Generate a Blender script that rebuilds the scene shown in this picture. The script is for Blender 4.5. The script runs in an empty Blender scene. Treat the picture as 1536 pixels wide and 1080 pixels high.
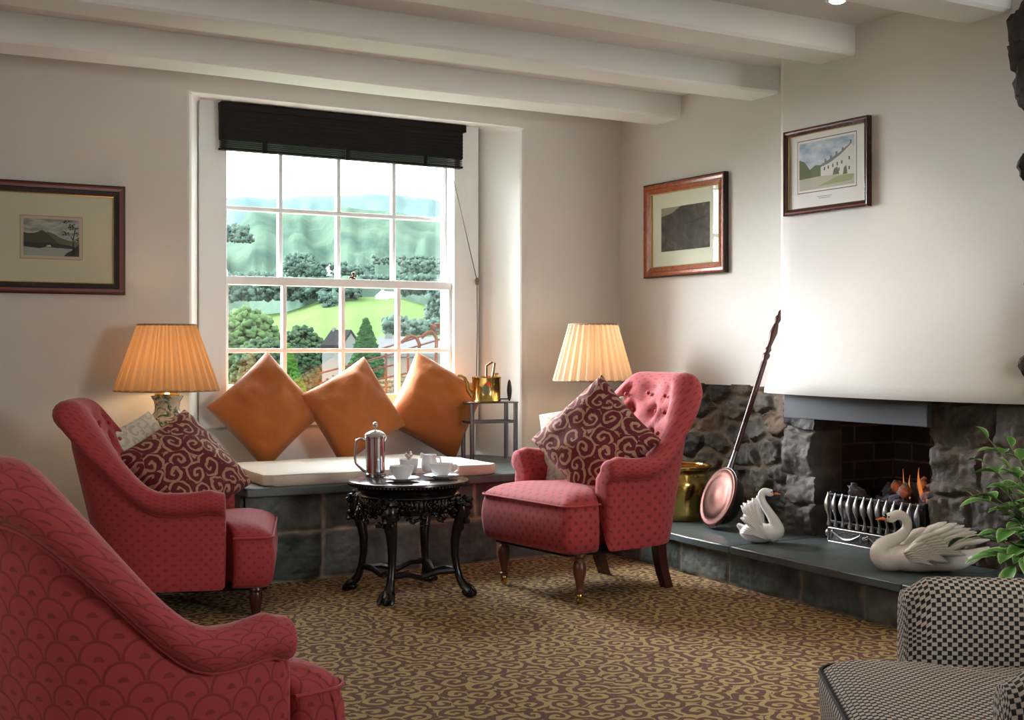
import bpy, math, random
import numpy as np
from mathutils import Vector, Matrix, noise as mnoise

SC = bpy.context.scene
COL = SC.collection
PI = math.pi

# ------------------------------------------------------------------ camera, sky, large lights, exposure
EYE = 1.0
FPX = 1888.0
HEAD = math.radians(30.2)
cam_d = bpy.data.cameras.new('camera')
cam = bpy.data.objects.new('camera', cam_d)
COL.objects.link(cam)
cam.location = (0, 0, EYE)
cam.rotation_euler = (PI / 2, 0, -HEAD)
cam_d.sensor_width = 36.0
cam_d.lens = FPX / 1536 * 36.0
cam_d.shift_y = -20 / 1536
cam_d.clip_start = 0.05
cam_d.clip_end = 6000
SC.camera = cam

SC.view_settings.view_transform = 'Standard'
SC.view_settings.look = 'None'
SC.view_settings.gamma = 1
SC.view_settings.exposure = 0.30
SC.view_settings.use_curve_mapping = False

world = bpy.data.worlds.new('overcast_sky')
SC.world = world
world.use_nodes = True
wn = world.node_tree
wn.nodes['Background'].inputs[0].default_value = (0.86, 0.93, 1.0, 1)
wn.nodes['Background'].inputs[1].default_value = 9.0

def area(name, loc, rot, sx, sy, power, color=(1, 1, 1), portal=False):
    l = bpy.data.lights.new(name, 'AREA')
    l.shape = 'RECTANGLE'; l.size = sx; l.size_y = sy; l.energy = power; l.color = color
    if portal: l.cycles.is_portal = True
    o = bpy.data.objects.new(name, l); COL.objects.link(o)
    o.location = loc; o.rotation_euler = rot
    return o
area('garden_window_portal', (2.52, 6.30, 1.35), (-PI / 2, 0, 0), 1.5, 1.5, 1, portal=True)
# the bright patch of thin cloud round the hidden sun, beyond the window
sun_d = bpy.data.lights.new('hazy_sun', 'SUN'); sun_d.energy = 33.0; sun_d.angle = math.radians(55); sun_d.color = (0.97, 0.985, 1.0)
sun = bpy.data.objects.new('hazy_sun', sun_d); COL.objects.link(sun)
sun.rotation_euler = Vector((.44, -.84, -.44)).to_track_quat('-Z', 'Y').to_euler()
# fill lamps added on the rear and left walls; no openings there
area('rear_fill_light', (3.56, -1.47, 1.5), (PI / 2, 0, 0), .9, 1.3, 46, (1.0, 0.985, 0.96))
area('side_fill_light', (-1.47, 2.4, 1.45), (PI / 2, 0, -PI / 2), 1.6, 1.3, 10, (1.0, 0.97, 0.94))

# image-plane helpers, used only to read real positions off the photograph
VV = Vector((math.sin(HEAD), math.cos(HEAD), 0)); RR = Vector((math.cos(HEAD), -math.sin(HEAD), 0)); UU = Vector((0, 0, 1))
def at(px, py, t):
    return Vector((0, 0, EYE)) + t * (VV + (px - 768) / FPX * RR + (520 - py) / FPX * UU)

# ------------------------------------------------------------------ mesh builder
class G:
    def __init__(s): s.v = []; s.f = []; s.m = []; s.uv = {}; s.cur = 0; s.T = Matrix.Identity(4)
    def vert(s, p): s.v.append(tuple(s.T @ Vector(p))); return len(s.v) - 1
    def face(s, ids, uv=None):
        if uv: s.uv[len(s.f)] = uv
        s.f.append(tuple(ids)); s.m.append(s.cur)
    def quad(s, a, b, c, d): s.face([s.vert(p) for p in (a, b, c, d)])
    def poly(s, pts): s.face([s.vert(p) for p in pts])
    def box(s, x0, x1, y0, y1, z0, z1):
        i = [s.vert((x, y, z)) for z in (z0, z1) for y in (y0, y1) for x in (x0, x1)]
        for q in ((0, 2, 3, 1), (4, 5, 7, 6), (0, 1, 5, 4), (2, 6, 7, 3), (0, 4, 6, 2), (1, 3, 7, 5)):
            s.face([i[k] for k in q])
    def prism(s, pts, z0, z1):
        a = [s.vert((p[0], p[1], z0)) for p in pts]; b = [s.vert((p[0], p[1], z1)) for p in pts]
        n = len(pts); s.face(a[::-1]); s.face(b)
        for k in range(n): s.face([a[k], a[(k + 1) % n], b[(k + 1) % n], b[k]])
    def loft(s, rings, closed=True, cap=True, uvscale=None):
        ids = [[s.vert(p) for p in r] for r in rings]
        n = len(rings[0]); m = n if closed else n - 1
        for a in range(len(ids) - 1):
            for k in range(m):
                k2 = (k + 1) % n
                s.face([ids[a][k], ids[a][k2], ids[a + 1][k2], ids[a + 1][k]])
        if cap and closed: s.face(ids[0][::-1]); s.face(ids[-1])
        return ids
    def lathe(s, prof, seg=24, c=(0, 0, 0)):
        rings = [[(c[0] + max(r, 1e-4) * math.cos(2 * PI * k / seg), c[1] + max(r, 1e-4) * math.sin(2 * PI * k / seg), c[2] + z) for k in range(seg)] for r, z in prof]
        return s.loft(rings)
    def tube(s, pts, rad, seg=8, cap=True, closed=False, flat=1.0):
        pts = [Vector(p) for p in pts]; n = len(pts)
        if not hasattr(rad, '__len__'): rad = [rad] * n
        up = None; rings = []
        for i in range(n):
            if closed: t = pts[(i + 1) % n] - pts[i - 1]
            else: t = pts[min(i + 1, n - 1)] - pts[max(i - 1, 0)]
            t.normalize()
            if up is None:
                up = Vector((0, 0, 1)) if abs(t.z) < .9 else Vector((1, 0, 0))
            a = t.cross(up)
            if a.length < 1e-4: a = t.cross(Vector((1, .1, 0)))
            a.normalize(); b = a.cross(t).normalized(); up = b
            rings.append([pts[i] + rad[i] * (a * math.cos(2 * PI * k / seg) + b * flat * math.sin(2 * PI * k / seg)) for k in range(seg)])
        if closed:
            rings.append(rings[0]); return s.loft(rings, cap=False)
        return s.loft(rings, cap=cap)
    def sphere(s, c, r, seg=12, rings=8, jit=0, seed=0, rot=None):
        if not hasattr(r, '__len__'): r = (r, r, r)
        rs = []
        for i in range(rings + 1):
            th = PI * (i + .001 if i == 0 else i - .001 if i == rings else i) / rings
            row = []
            for k in range(seg):
                ph = 2 * PI * k / seg
                d = Vector((math.sin(th) * math.cos(ph), math.sin(th) * math.sin(ph), math.cos(th)))
                q = 1.0
                if jit: q += jit * mnoise.noise(d * 1.7 + Vector((seed * 3.1, seed * 1.7, 0)))
                p = Vector((d.x * r[0] * q, d.y * r[1] * q, d.z * r[2] * q))
                if rot is not None: p = rot @ p
                row.append(Vector(c) + p)
            rs.append(row)
        s.loft(rs[::-1])
    def build(s, name, mats, parent=None, smooth=True, bevel=0, seg=2, sub=0, angle=35, solid=0):
        me = bpy.data.meshes.new(name)
        me.from_pydata(s.v, [], s.f)
        if not isinstance(mats, (list, tuple)): mats = [mats]
        for m in mats: me.materials.append(m)
        if len(mats) > 1: me.polygons.foreach_set('material_index', s.m)
        if s.uv:
            ul = me.uv_layers.new(name='UVMap')
            for fi, uv in s.uv.items():
                for li, c in zip(me.polygons[fi].loop_indices, uv): ul.data[li].uv = c
        me.validate(); me.update()
        if smooth:
            me.polygons.foreach_set('use_smooth', [True] * len(me.polygons))
            if smooth is True and angle < 180: me.set_sharp_from_angle(angle=math.radians(angle))
        o = bpy.data.objects.new(name, me); COL.objects.link(o)
        if parent: o.parent = parent
        if solid:
            md = o.modifiers.new('solid', 'SOLIDIFY'); md.thickness = solid
        if bevel:
            md = o.modifiers.new('bevel', 'BEVEL'); md.width = bevel; md.segments = seg; md.limit_method = 'ANGLE'
            md.angle_limit = math.radians(30); md.harden_normals = False
        if sub:
            md = o.modifiers.new('sub', 'SUBSURF'); md.levels = sub; md.render_levels = sub
        return o

def empty(name, loc=(0, 0, 0), rz=0, label=None, cat=None, group=None):
    o = bpy.data.objects.new(name, None); COL.objects.link(o)
    o.location = loc; o.rotation_euler = (0, 0, rz)
    return tag(o, label, cat, group)
def tag(o, label=None, cat=None, group=None, kind=None):
    if label: o['label'] = label
    if cat: o['category'] = cat
    if group: o['group'] = group
    if kind: o['kind'] = kind
    return o
def struct(o): o['kind'] = 'structure'; return o
def copy_tree(o, parent=None):
    c = o.copy(); COL.objects.link(c); c.parent = parent
    for ch in list(o.children): copy_tree(ch, c)
    return c
def setloc(o, loc, rot=None):
    o.location = loc
    if rot is not None: o.rotation_euler = rot
    return o
def orient(o, ex, ey, loc):
    ex = Vector(ex).normalized(); ez = ex.cross(Vector(ey)).normalized(); ey = ez.cross(ex)
    m = Matrix.Identity(4)
    for k in range(3): m[k][0] = ex[k]; m[k][1] = ey[k]; m[k][2] = ez[k]; m[k][3] = loc[k]
    o.matrix_world = m
    return o
def sst(a, b, x):
    t = min(1, max(0, (x - a) / (b - a))); return t * t * (3 - 2 * t)

# ------------------------------------------------------------------ materials
class N:
    def __init__(s, name):
        s.mat = bpy.data.materials.new(name); s.mat.use_nodes = True
        s.nt = s.mat.node_tree; s.bsdf = s.nt.nodes['Principled BSDF']
    def n(s, t, **kw):
        x = s.nt.nodes.new(t)
        for k, v in kw.items(): setattr(x, k, v)
        return x
    def inp(s, sock, v):
        if isinstance(v, bpy.types.NodeSocket): s.nt.links.new(v, sock)
        elif v is not None: sock.default_value = v
    def math(s, op, a, b=None, c=None, clamp=False):
        x = s.n('ShaderNodeMath', operation=op, use_clamp=clamp)
        for k, v in enumerate((a, b, c)):
            if v is not None: s.inp(x.inputs[k], v)
        return x.outputs[0]
    def coord(s, kind='Object', scale=None):
        c = s.n('ShaderNodeTexCoord').outputs[kind]
        if scale is None: return c
        m = s.n('ShaderNodeMapping'); s.inp(m.inputs['Vector'], c)
        m.inputs['Scale'].default_value = scale if hasattr(scale, '__len__') else (scale,) * 3
        return m.outputs[0]
    def noise(s, vec, scale, detail=3, rough=.55, out='Fac', dist=0):
        x = s.n('ShaderNodeTexNoise'); s.inp(x.inputs['Vector'], vec)
        x.inputs['Scale'].default_value = scale; x.inputs['Detail'].default_value = detail
        x.inputs['Roughness'].default_value = rough; x.inputs['Distortion'].default_value = dist
        return x.outputs[0 if out == 'Fac' else 1]
    def ramp(s, fac, stops, interp='LINEAR'):
        x = s.n('ShaderNodeValToRGB'); s.inp(x.inputs[0], fac); r = x.color_ramp; r.interpolation = interp
        while len(r.elements) < len(stops): r.elements.new(.5)
        for e, (p, c) in zip(r.elements, stops):
            e.position = p; e.color = tuple(c) + (1,) if len(c) == 3 else c
        return x.outputs[0]
    def mix(s, fac, a, b, mode='MIX'):
        x = s.n('ShaderNodeMix', data_type='RGBA', blend_type=mode)
        s.inp(x.inputs[0], fac)
        for k, v in ((6, a), (7, b)):
            if isinstance(v, (tuple, list)): v = tuple(v) + (1,) if len(v) == 3 else v
            s.inp(x.inputs[k], v)
        return x.outputs[2]
    def sep(s, v):
        x = s.n('ShaderNodeSeparateXYZ'); s.inp(x.inputs[0], v); return x.outputs
    def comb(s, a, b, c=0.0):
        x = s.n('ShaderNodeCombineXYZ')
        for k, v in enumerate((a, b, c)): s.inp(x.inputs[k], v)
        return x.outputs[0]
    def vmath(s, op, a, b=None):
        x = s.n('ShaderNodeVectorMath', operation=op); s.inp(x.inputs[0], a)
        if b is not None: s.inp(x.inputs[1], b)
        return x.outputs[0]
    def bump(s, h, strength=.3, dist=.01):
        x = s.n('ShaderNodeBump'); s.inp(x.inputs['Height'], h)
        x.inputs['Strength'].default_value = strength; x.inputs['Distance'].default_value = dist
        s.nt.links.new(x.outputs[0], s.bsdf.inputs['Normal'])
    def out(s, col=None, rough=None, metal=None, **kw):
        if isinstance(col, (tuple, list)): col = tuple(col) + (1,) if len(col) == 3 else col
        s.inp(s.bsdf.inputs['Base Color'], col); s.inp(s.bsdf.inputs['Roughness'], rough); s.inp(s.bsdf.inputs['Metallic'], metal)
        for k, v in kw.items(): s.inp(s.bsdf.inputs[k.replace('_', ' ')], v)
        return s.mat

def srgb(r, g, b):
    return tuple(((c / 255) / 12.92 if c / 255 <= .04045 else ((c / 255 + .055) / 1.055) ** 2.4) for c in (r, g, b))

def simple(name, col, rough=.5, metal=0, nscale=0, namt=.15, bump=0, bscale=80, bdist=.003, **kw):
    m = N(name); c = col
    v = m.coord()
    if nscale:
        f = m.noise(v, nscale, 4)
        c = m.mix(f, tuple(x * (1 - namt) for x in col), tuple(min(1, x * (1 + namt)) for x in col))
    if bump: m.bump(m.noise(v, bscale, 4), bump, bdist)
    return m.out(c, rough, metal, **kw)

MT = {}
MT['plaster'] = simple('cream_plaster', (.66, .63, .59), .85, nscale=2.2, namt=.035, bump=.25, bscale=9, bdist=.012)
MT['ceil'] = simple('ceiling_paint', (.70, .685, .66), .8, nscale=2, namt=.03, bump=.15, bscale=14, bdist=.006)
MT['beam'] = simple('beam_paint', (.82, .83, .81), .55, nscale=3, namt=.04, bump=.25, bscale=10, bdist=.008)
MT['white'] = simple('white_gloss_paint', (.86, .88, .88), .35, nscale=5, namt=.03)
MT['black_wood'] = simple('black_blind_wood', (.006, .005, .005), .6, Specular_IOR_Level=.2)
MT['lacquer'] = simple('black_lacquer', (.007, .006, .006), .22, bump=.2, bscale=60)
MT['lacquer_top'] = simple('dark_polished_top', (.028, .012, .015), .2)
MT['mahog'] = simple('dark_mahogany', (.055, .014, .010), .25, nscale=14, namt=.3)
MT['walnut'] = simple('turned_walnut', (.10, .035, .018), .3, nscale=20, namt=.35)
MT['brass'] = simple('polished_brass', (.62, .42, .13), .16, 1, bump=.15, bscale=14)
MT['copper'] = simple('old_copper', (.085, .038, .032), .38, 1, nscale=20, namt=.3, bump=.1, bscale=30)
MT['pewter'] = simple('dull_steel', (.15, .15, .15), .35, 1, nscale=20, namt=.3)
MT['chrome'] = simple('chrome', (.72, .72, .74), .08, 1)
MT['iron'] = simple('black_iron', (.022, .022, .024), .4, .4)
MT['iron_grey'] = simple('rubbed_iron', (.20, .185, .16), .38, .9, nscale=40, namt=.4)
MT['steel_bar'] = simple('bright_cast_bars', (.17, .165, .16), .4, .9, nscale=30, namt=.2)
MT['china'] = simple('white_china', (.80, .82, .84), .15)
MT['glaze'] = simple('cream_glaze', (.80, .76, .70), .12, nscale=18, namt=.08, bump=.35, bscale=60)
MT['glaze_white'] = simple('white_glaze', (.88, .88, .87), .12, bump=.2, bscale=60)
MT['orange'] = simple('orange_beak', (.72, .16, .03), .3)
MT['black_glaze'] = simple('black_glaze', (.01, .01, .01), .2)
def picture_glass(name='picture_glass'):
    m = N(name); nt = m.nt
    g = m.n('ShaderNodeBsdfGlossy'); g.inputs['Roughness'].default_value = .02
    t = m.n('ShaderNodeBsdfTransparent'); lw = m.n('ShaderNodeLayerWeight'); lw.inputs[0].default_value = .5
    fr = m.math('ADD', m.math('MULTIPLY', m.math('POWER', lw.outputs['Facing'], 5.0), .9), .035)
    mx = m.n('ShaderNodeMixShader'); nt.links.new(fr, mx.inputs[0]); nt.links.new(t.outputs[0], mx.inputs[1]); nt.links.new(g.outputs[0], mx.inputs[2])
    nt.links.new(mx.outputs[0], nt.nodes['Material Output'].inputs['Surface'])
    return m.mat
MT['picglass'] = picture_glass(); MT['reveal'] = simple('white_reveal_paint', (.86, .87, .83), .8, nscale=2.2, namt=.03, bump=.2, bscale=9, bdist=.01)
MT['glasspane'] = picture_glass('window_glass')

def cloth(name, col, dark, spacing=.024, thr=.45, rough=.8, sheen=.12, wob=.012):
    m = N(name); uv = m.coord('UV'); s = m.sep(uv)
    x = m.math('MULTIPLY', s[0], PI / spacing); y = m.math('MULTIPLY', s[1], PI / spacing)
    p = m.math('MULTIPLY', m.math('SINE', x), m.math('SINE', y))
    # a small fan: wide cap over a thin stem
    mask = m.math('SMOOTH_MIN', m.math('MULTIPLY', m.math('SUBTRACT', p, thr), 5.0), 1.0, .2, clamp=True)
    c = m.mix(mask, col, dark)
    w = m.noise(m.coord('Object'), 6, 4); c = m.mix(m.math('MULTIPLY', w, .5), c, tuple(k * .75 for k in col))
    n = m.noise(m.coord('Object'), 500, 2)
    m.bump(n, .25, .001)
    return m.out(c, rough, 0, Sheen_Weight=sheen, Sheen_Roughness=.4)
RED = (.40, .040, .048); RED_D = (.20, .017, .024)
MT['red'] = cloth('rose_red_cloth', RED, RED_D)
MT['red_b'] = cloth('rose_red_cloth_small_figure', (.39, .038, .046), (.25, .022, .029), .018)
def scallop():
    m = N('red_scalloped_cloth'); s = m.sep(m.coord('UV'))
    X = m.math('DIVIDE', s[0], .058); Y = m.math('DIVIDE', s[1], .040)
    row = m.math('FLOOR', Y); off = m.math('MULTIPLY', m.math('MODULO', row, 2.0), .5)
    fx = m.math('SUBTRACT', m.math('FRACT', m.math('ADD', m.math('ADD', X, 40.0), off)), .5); fy = m.math('FRACT', m.math('ADD', Y, 40.0))
    r = m.math('SQRT', m.math('ADD', m.math('MULTIPLY', fx, fx), m.math('MULTIPLY', m.math('MULTIPLY', fy, fy), .25)))
    line = m.math('LESS_THAN', m.math('ABSOLUTE', m.math('SUBTRACT', r, .46)), .035)
    dot = m.math('LESS_THAN', r, .13)
    c = m.mix(m.math('MULTIPLY', m.math('MAXIMUM', line, dot), .6), (.40, .045, .055), (.16, .016, .022))
    m.bump(m.math('SUBTRACT', m.math('MULTIPLY', r, 1.0), m.math('MULTIPLY', line, .3)), .35, .006)
    return m.out(c, .8, 0, Sheen_Weight=.1)
MT['red_c'] = scallop()

def spirals(name, bg, fg, size, wid=0.0, tan=None, coord='Object', rough=.9, flat=True, sheen=0, freq=11.0, extra=None):
    """scrolling curls: a spiral wound round every point of a jittered lattice"""
    m = N(name); v = m.coord(coord)
    s0 = m.sep(v); v = m.comb(m.math('DIVIDE', s0[0], size), m.math('DIVIDE', s0[1], size), 0.0)
    w = m.noise(v, 1.3, 2, out='Color'); v = m.vmath('ADD', v, m.vmath('MULTIPLY', m.vmath('SUBTRACT', w, (.5, .5, .5)), (.55, .55, 0)))
    vo = m.n('ShaderNodeTexVoronoi', voronoi_dimensions='2D'); vo.inputs['Scale'].default_value = 1; vo.inputs['Randomness'].default_value = .8
    m.inp(vo.inputs['Vector'], v)
    d = m.vmath('SUBTRACT', v, vo.outputs['Position']); sd = m.sep(d)
    ang = m.math('ARCTAN2', sd[1], sd[0]); dist = vo.outputs['Distance']
    cs = m.sep(vo.outputs['Color']); sign = m.math('SUBTRACT', m.math('MULTIPLY', m.math('GREATER_THAN', cs[0], .5), 2.0), 1.0)
    ph = m.math('ADD', m.math('MULTIPLY', ang, sign), m.math('ADD', m.math('MULTIPLY', dist, freq), m.math('MULTIPLY', cs[1], 6.28)))
    sp = m.math('SINE', ph)
    mask = m.math('MULTIPLY', m.math('ADD', sp, wid), 3.5, clamp=True)
    tn = m.noise(v, 3.2, 2)
    f2 = fg if tan is None else tan
    fgc = m.mix(tn, fg, f2)
    c = m.mix(mask, bg, fgc)
    fine = m.noise(m.coord('Object'), 380, 2)
    c = m.mix(m.math('MULTIPLY', fine, .45), c, (0, 0, 0), 'MULTIPLY') if extra else c
    m.bump(m.math('ADD', m.math('MULTIPLY', mask, .5), fine), .3, .003)
    return m.out(c, rough, 0, Sheen_Weight=sheen)
MT['carpet'] = spirals('scroll_patterned_carpet', (.135, .050, .026), (.56, .40, .16), .082, .02, (.38, .26, .085), extra=1, freq=15)
MT['damask'] = spirals('burgundy_damask', (.135, .008, .018), (.50, .34, .23), .085, -.28, (.34, .17, .11), coord='UV', rough=.85, sheen=.05, freq=17)
MT['paleprint'] = spirals('pale_print_cloth', (.66, .64, .56), (.50, .46, .40), .06, -.3, coord='UV', rough=.8, freq=9)
MT['rust'] = simple('rust_orange_cloth', (.40, .115, .016), .8, nscale=5, namt=.12, bump=.5, bscale=9, bdist=.02, Sheen_Weight=.25)
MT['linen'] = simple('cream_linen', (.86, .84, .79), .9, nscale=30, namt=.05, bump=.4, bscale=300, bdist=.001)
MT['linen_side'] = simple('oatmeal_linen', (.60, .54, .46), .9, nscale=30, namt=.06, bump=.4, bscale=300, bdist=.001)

def shade_mat(name, col, tr):
    m = N(name); nt = m.nt
    d = m.n('ShaderNodeBsdfDiffuse'); d.inputs[0].default_value = col + (1,)
    t = m.n('ShaderNodeBsdfTranslucent'); t.inputs[0].default_value = tr + (1,)
    mx = m.n('ShaderNodeMixShader'); mx.inputs[0].default_value = .30
    nt.links.new(d.outputs[0], mx.inputs[1]); nt.links.new(t.outputs[0], mx.inputs[2])
    nt.links.new(mx.outputs[0], nt.nodes['Material Output'].inputs['Surface'])
    return m.mat
MT['shade_l'] = shade_mat('tan_pleated_silk', (.44, .31, .19), (.72, .42, .20))
MT['shade_r'] = shade_mat('cream_pleated_silk', (.74, .64, .50), (.80, .55, .34))

def stone_mat(name, rough=.7, bs=.6):
    m = N(name); a = m.n('ShaderNodeVertexColor', layer_name='tone').outputs[0]
    v = m.coord(); n1 = m.noise(v, 9, 6, .65); n2 = m.noise(v, 45, 4)
    c = m.mix(1.0, a, m.ramp(n1, [(.3, (.30, .31, .31)), (.7, (1.25, 1.15, 1.05))]), 'MULTIPLY')
    m.bump(m.math('ADD', n1, m.math('MULTIPLY', n2, .4)), bs, .015)
    return m.out(c, rough)
MT['stone'] = stone_mat('rough_rubble_stone')
MT['slate_block'] = stone_mat('green_slate_blocks', .5, .3)
def slate():
    m = N('slate_slab'); v = m.coord(); n1 = m.noise(v, 3.0, 6, .6, dist=.6); n2 = m.noise(v, 30, 4)
    c = m.ramp(n1, [(.3, (.040, .055, .055)), (.55, (.080, .105, .105)), (.75, (.13, .16, .16))])
    m.bump(m.math('ADD', n1, m.math('MULTIPLY', n2, .3)), .35, .01)
    return m.out(c, .38)
MT['slate'] = slate()
def brick():
    m = N('sooty_brick'); b = m.n('ShaderNodeTexBrick'); m.inp(b.inputs['Vector'], m.coord('UV'))
    b.inputs['Color1'].default_value = (.085, .042, .028, 1); b.inputs['Color2'].default_value = (.032, .024, .020, 1)
    b.inputs['Mortar'].default_value = (.17, .14, .11, 1); b.inputs['Scale'].default_value = 1
    b.inputs['Brick Width'].default_value = .225; b.inputs['Row Height'].default_value = .08; b.inputs['Mortar Size'].default_value = .005
    c = m.mix(1.0, b.outputs[0], m.ramp(m.noise(m.coord(), 6, 4), [(.3, (.3, .3, .3)), (.7, (1.3, 1.3, 1.3))]), 'MULTIPLY')
    return m.out(c, .85)
MT['brick'] = brick()
def wood(name, a, b, rough=.25, scale=(30, 3, 3)):
    m = N(name); v = m.coord('Object', scale); n = m.noise(v, 1.5, 5, .6, dist=1.5)
    return m.out(m.ramp(n, [(.35, a), (.65, b)]), rough)
MT['burr'] = wood('burr_walnut_veneer', (.22, .045, .012), (.38, .10, .03), .25, (14, 14, 40))
MT['redwood'] = wood('red_stained_frame', (.10, .016, .012), (.15, .028, .020), .3)
MT['darkframe'] = wood('dark_brown_frame', (.030, .010, .008), (.06, .018, .012), .25)
def checker():
    m = N('black_and_cream_check'); s = m.sep(m.coord('UV'))
    X = m.math('DIVIDE', s[0], .0092); Y = m.math('DIVIDE', s[1], .0082)
    X2 = m.math('ADD', m.math('MULTIPLY', X, .5), m.math('MULTIPLY', m.math('FLOOR', Y), .5))
    f = m.math('LESS_THAN', m.math('FRACT', X2), .40)
    fx = m.math('FRACT', m.math('ADD', X2, .03)); fy = m.math('FRACT', Y)
    line = m.math('MAXIMUM', m.math('LESS_THAN', fx, .05), m.math('LESS_THAN', fy, .14))
    c = m.mix(f, (.62, .55, .48), (.010, .009, .009))
    g = m.mix(line, c, m.mix(f, (.16, .13, .11), (.010, .009, .009)))
    m.bump(m.math('SUBTRACT', 1.0, line), .4, .002)
    return m.out(g, .75)
MT['check'] = checker()
# ------------------------------------------------------------------ room shell
CZ = 2.305                    # ceiling
WY = 5.77                     # inner face of the window wall
RX = 4.057                    # right wall
g = G(); g.quad((-1.5, -1.5, 0), (4.6, -1.5, 0), (4.6, 5.9, 0), (-1.5, 5.9, 0))
struct(g.build('floor', MT['carpet']))
g = G(); g.box(-1.6, 4.8, -1.6, 6.45, CZ, CZ + .12); struct(g.build('ceiling', MT['ceil'], smooth=False))

def wall_with_hole():
    g = G()
    X0, X1, Z0, Z1 = -1.5, 4.6, 0, CZ + .05
    F = [(1.645, .30), (3.425, .30), (3.425, 2.168), (1.645, 2.178)]     # hole in the room-side face
    I = [(1.775, .30), (3.30, .30), (3.30, 2.205), (1.775, 2.205)]      # hole at the sash box
    O = [(X0, Z0), (X1, Z0), (X1, Z1), (X0, Z1)]
    r = [[g.vert((x, WY, z)) for x, z in O], [g.vert((x, WY, z)) for x, z in F], [g.vert((x, 6.10, z)) for x, z in I],
         [g.vert((x, 6.40, z)) for x, z in I], [g.vert((x, 6.40, z)) for x, z in O]]
    r.append(r[0])
    for a in range(5):
        for k in range(4):
            k2 = (k + 1) % 4
            g.cur = 1 if a in (1, 2) else 0; g.face([r[a][k], r[a][k2], r[a + 1][k2], r[a + 1][k]])
    return g
struct(wall_with_hole().build('wall_back', [MT['plaster'], MT['reveal']], smooth=True, bevel=.022, seg=3))
g = G(); g.box(-1.6, -1.5, -1.6, 5.8, 0, CZ); struct(g.build('wall_left', MT['plaster'], smooth=False))
g = G(); g.box(-1.6, 4.8, -1.6, -1.5, 0, CZ); struct(g.build('wall_front', MT['plaster'], smooth=False))
# right wall: plaster above, rubble below; hollow behind the fire
g = G()
g.box(RX, 4.7, 2.0, WY + .02, .81, CZ + .02)
g.box(RX + .05, 4.7, 4.10, WY + .02, 0, .83); g.box(RX + .05, 4.7, -1.5, 3.40, 0, .83); g.box(RX, 4.7, -1.5, 2.0, .0, CZ + .02)
struct(g.build('wall_right', MT['plaster'], smooth=False))

# chimney breast: plaster hood that bows out towards its lower edge
def breast():
    g = G(); zs = [CZ + .02, 2.1, 1.9, 1.7, 1.5, 1.35, 1.25, 1.15, 1.05, .97, .90, .85, .82, .802, .797]
    ys = np.linspace(0, 1, 40); rings = []
    for z in zs:
        b = sst(1.45, .85, z) if False else 1 - sst(.85, 1.45, z)
        b2 = 1 - sst(.80, 1.0, z)
        yL = 4.19 + .11 * b2; yR = 2.90
        lip = .012 * max(0, (.82 - z) / .023) if z < .82 else 0
        row = [Vector((RX + .02, yL + .0, z))]
        for k in range(7):                                   # rounded left arris
            a = PI / 2 * k / 6; r = .05
            row.append(Vector((3.78 + r - r * math.sin(a), yL - r + r * math.cos(a), z)))
        for t in ys[1:]:
            y = (yL - .05) + t * (yR - (yL - .05))
            w = math.sin(PI * min(1, max(0, (4.30 - y) / 1.38))) ** .6 if 2.92 < y < 4.30 else 0
            row.append(Vector((3.78 - .125 * b * w + lip + .004 * mnoise.noise(Vector((y * 3, z * 3, 0))), y, z)))
        row.append(Vector((RX + .02, yR, z)))
        rings.append(row)
    last = [Vector((min(RX + .02, p.x + .16), p.y, .80)) for p in rings[-1]]
    rings.append(last)
    g.loft(rings, closed=False)
    return g
struct(breast().build('wall_chimney', MT['plaster'], angle=60))

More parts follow.
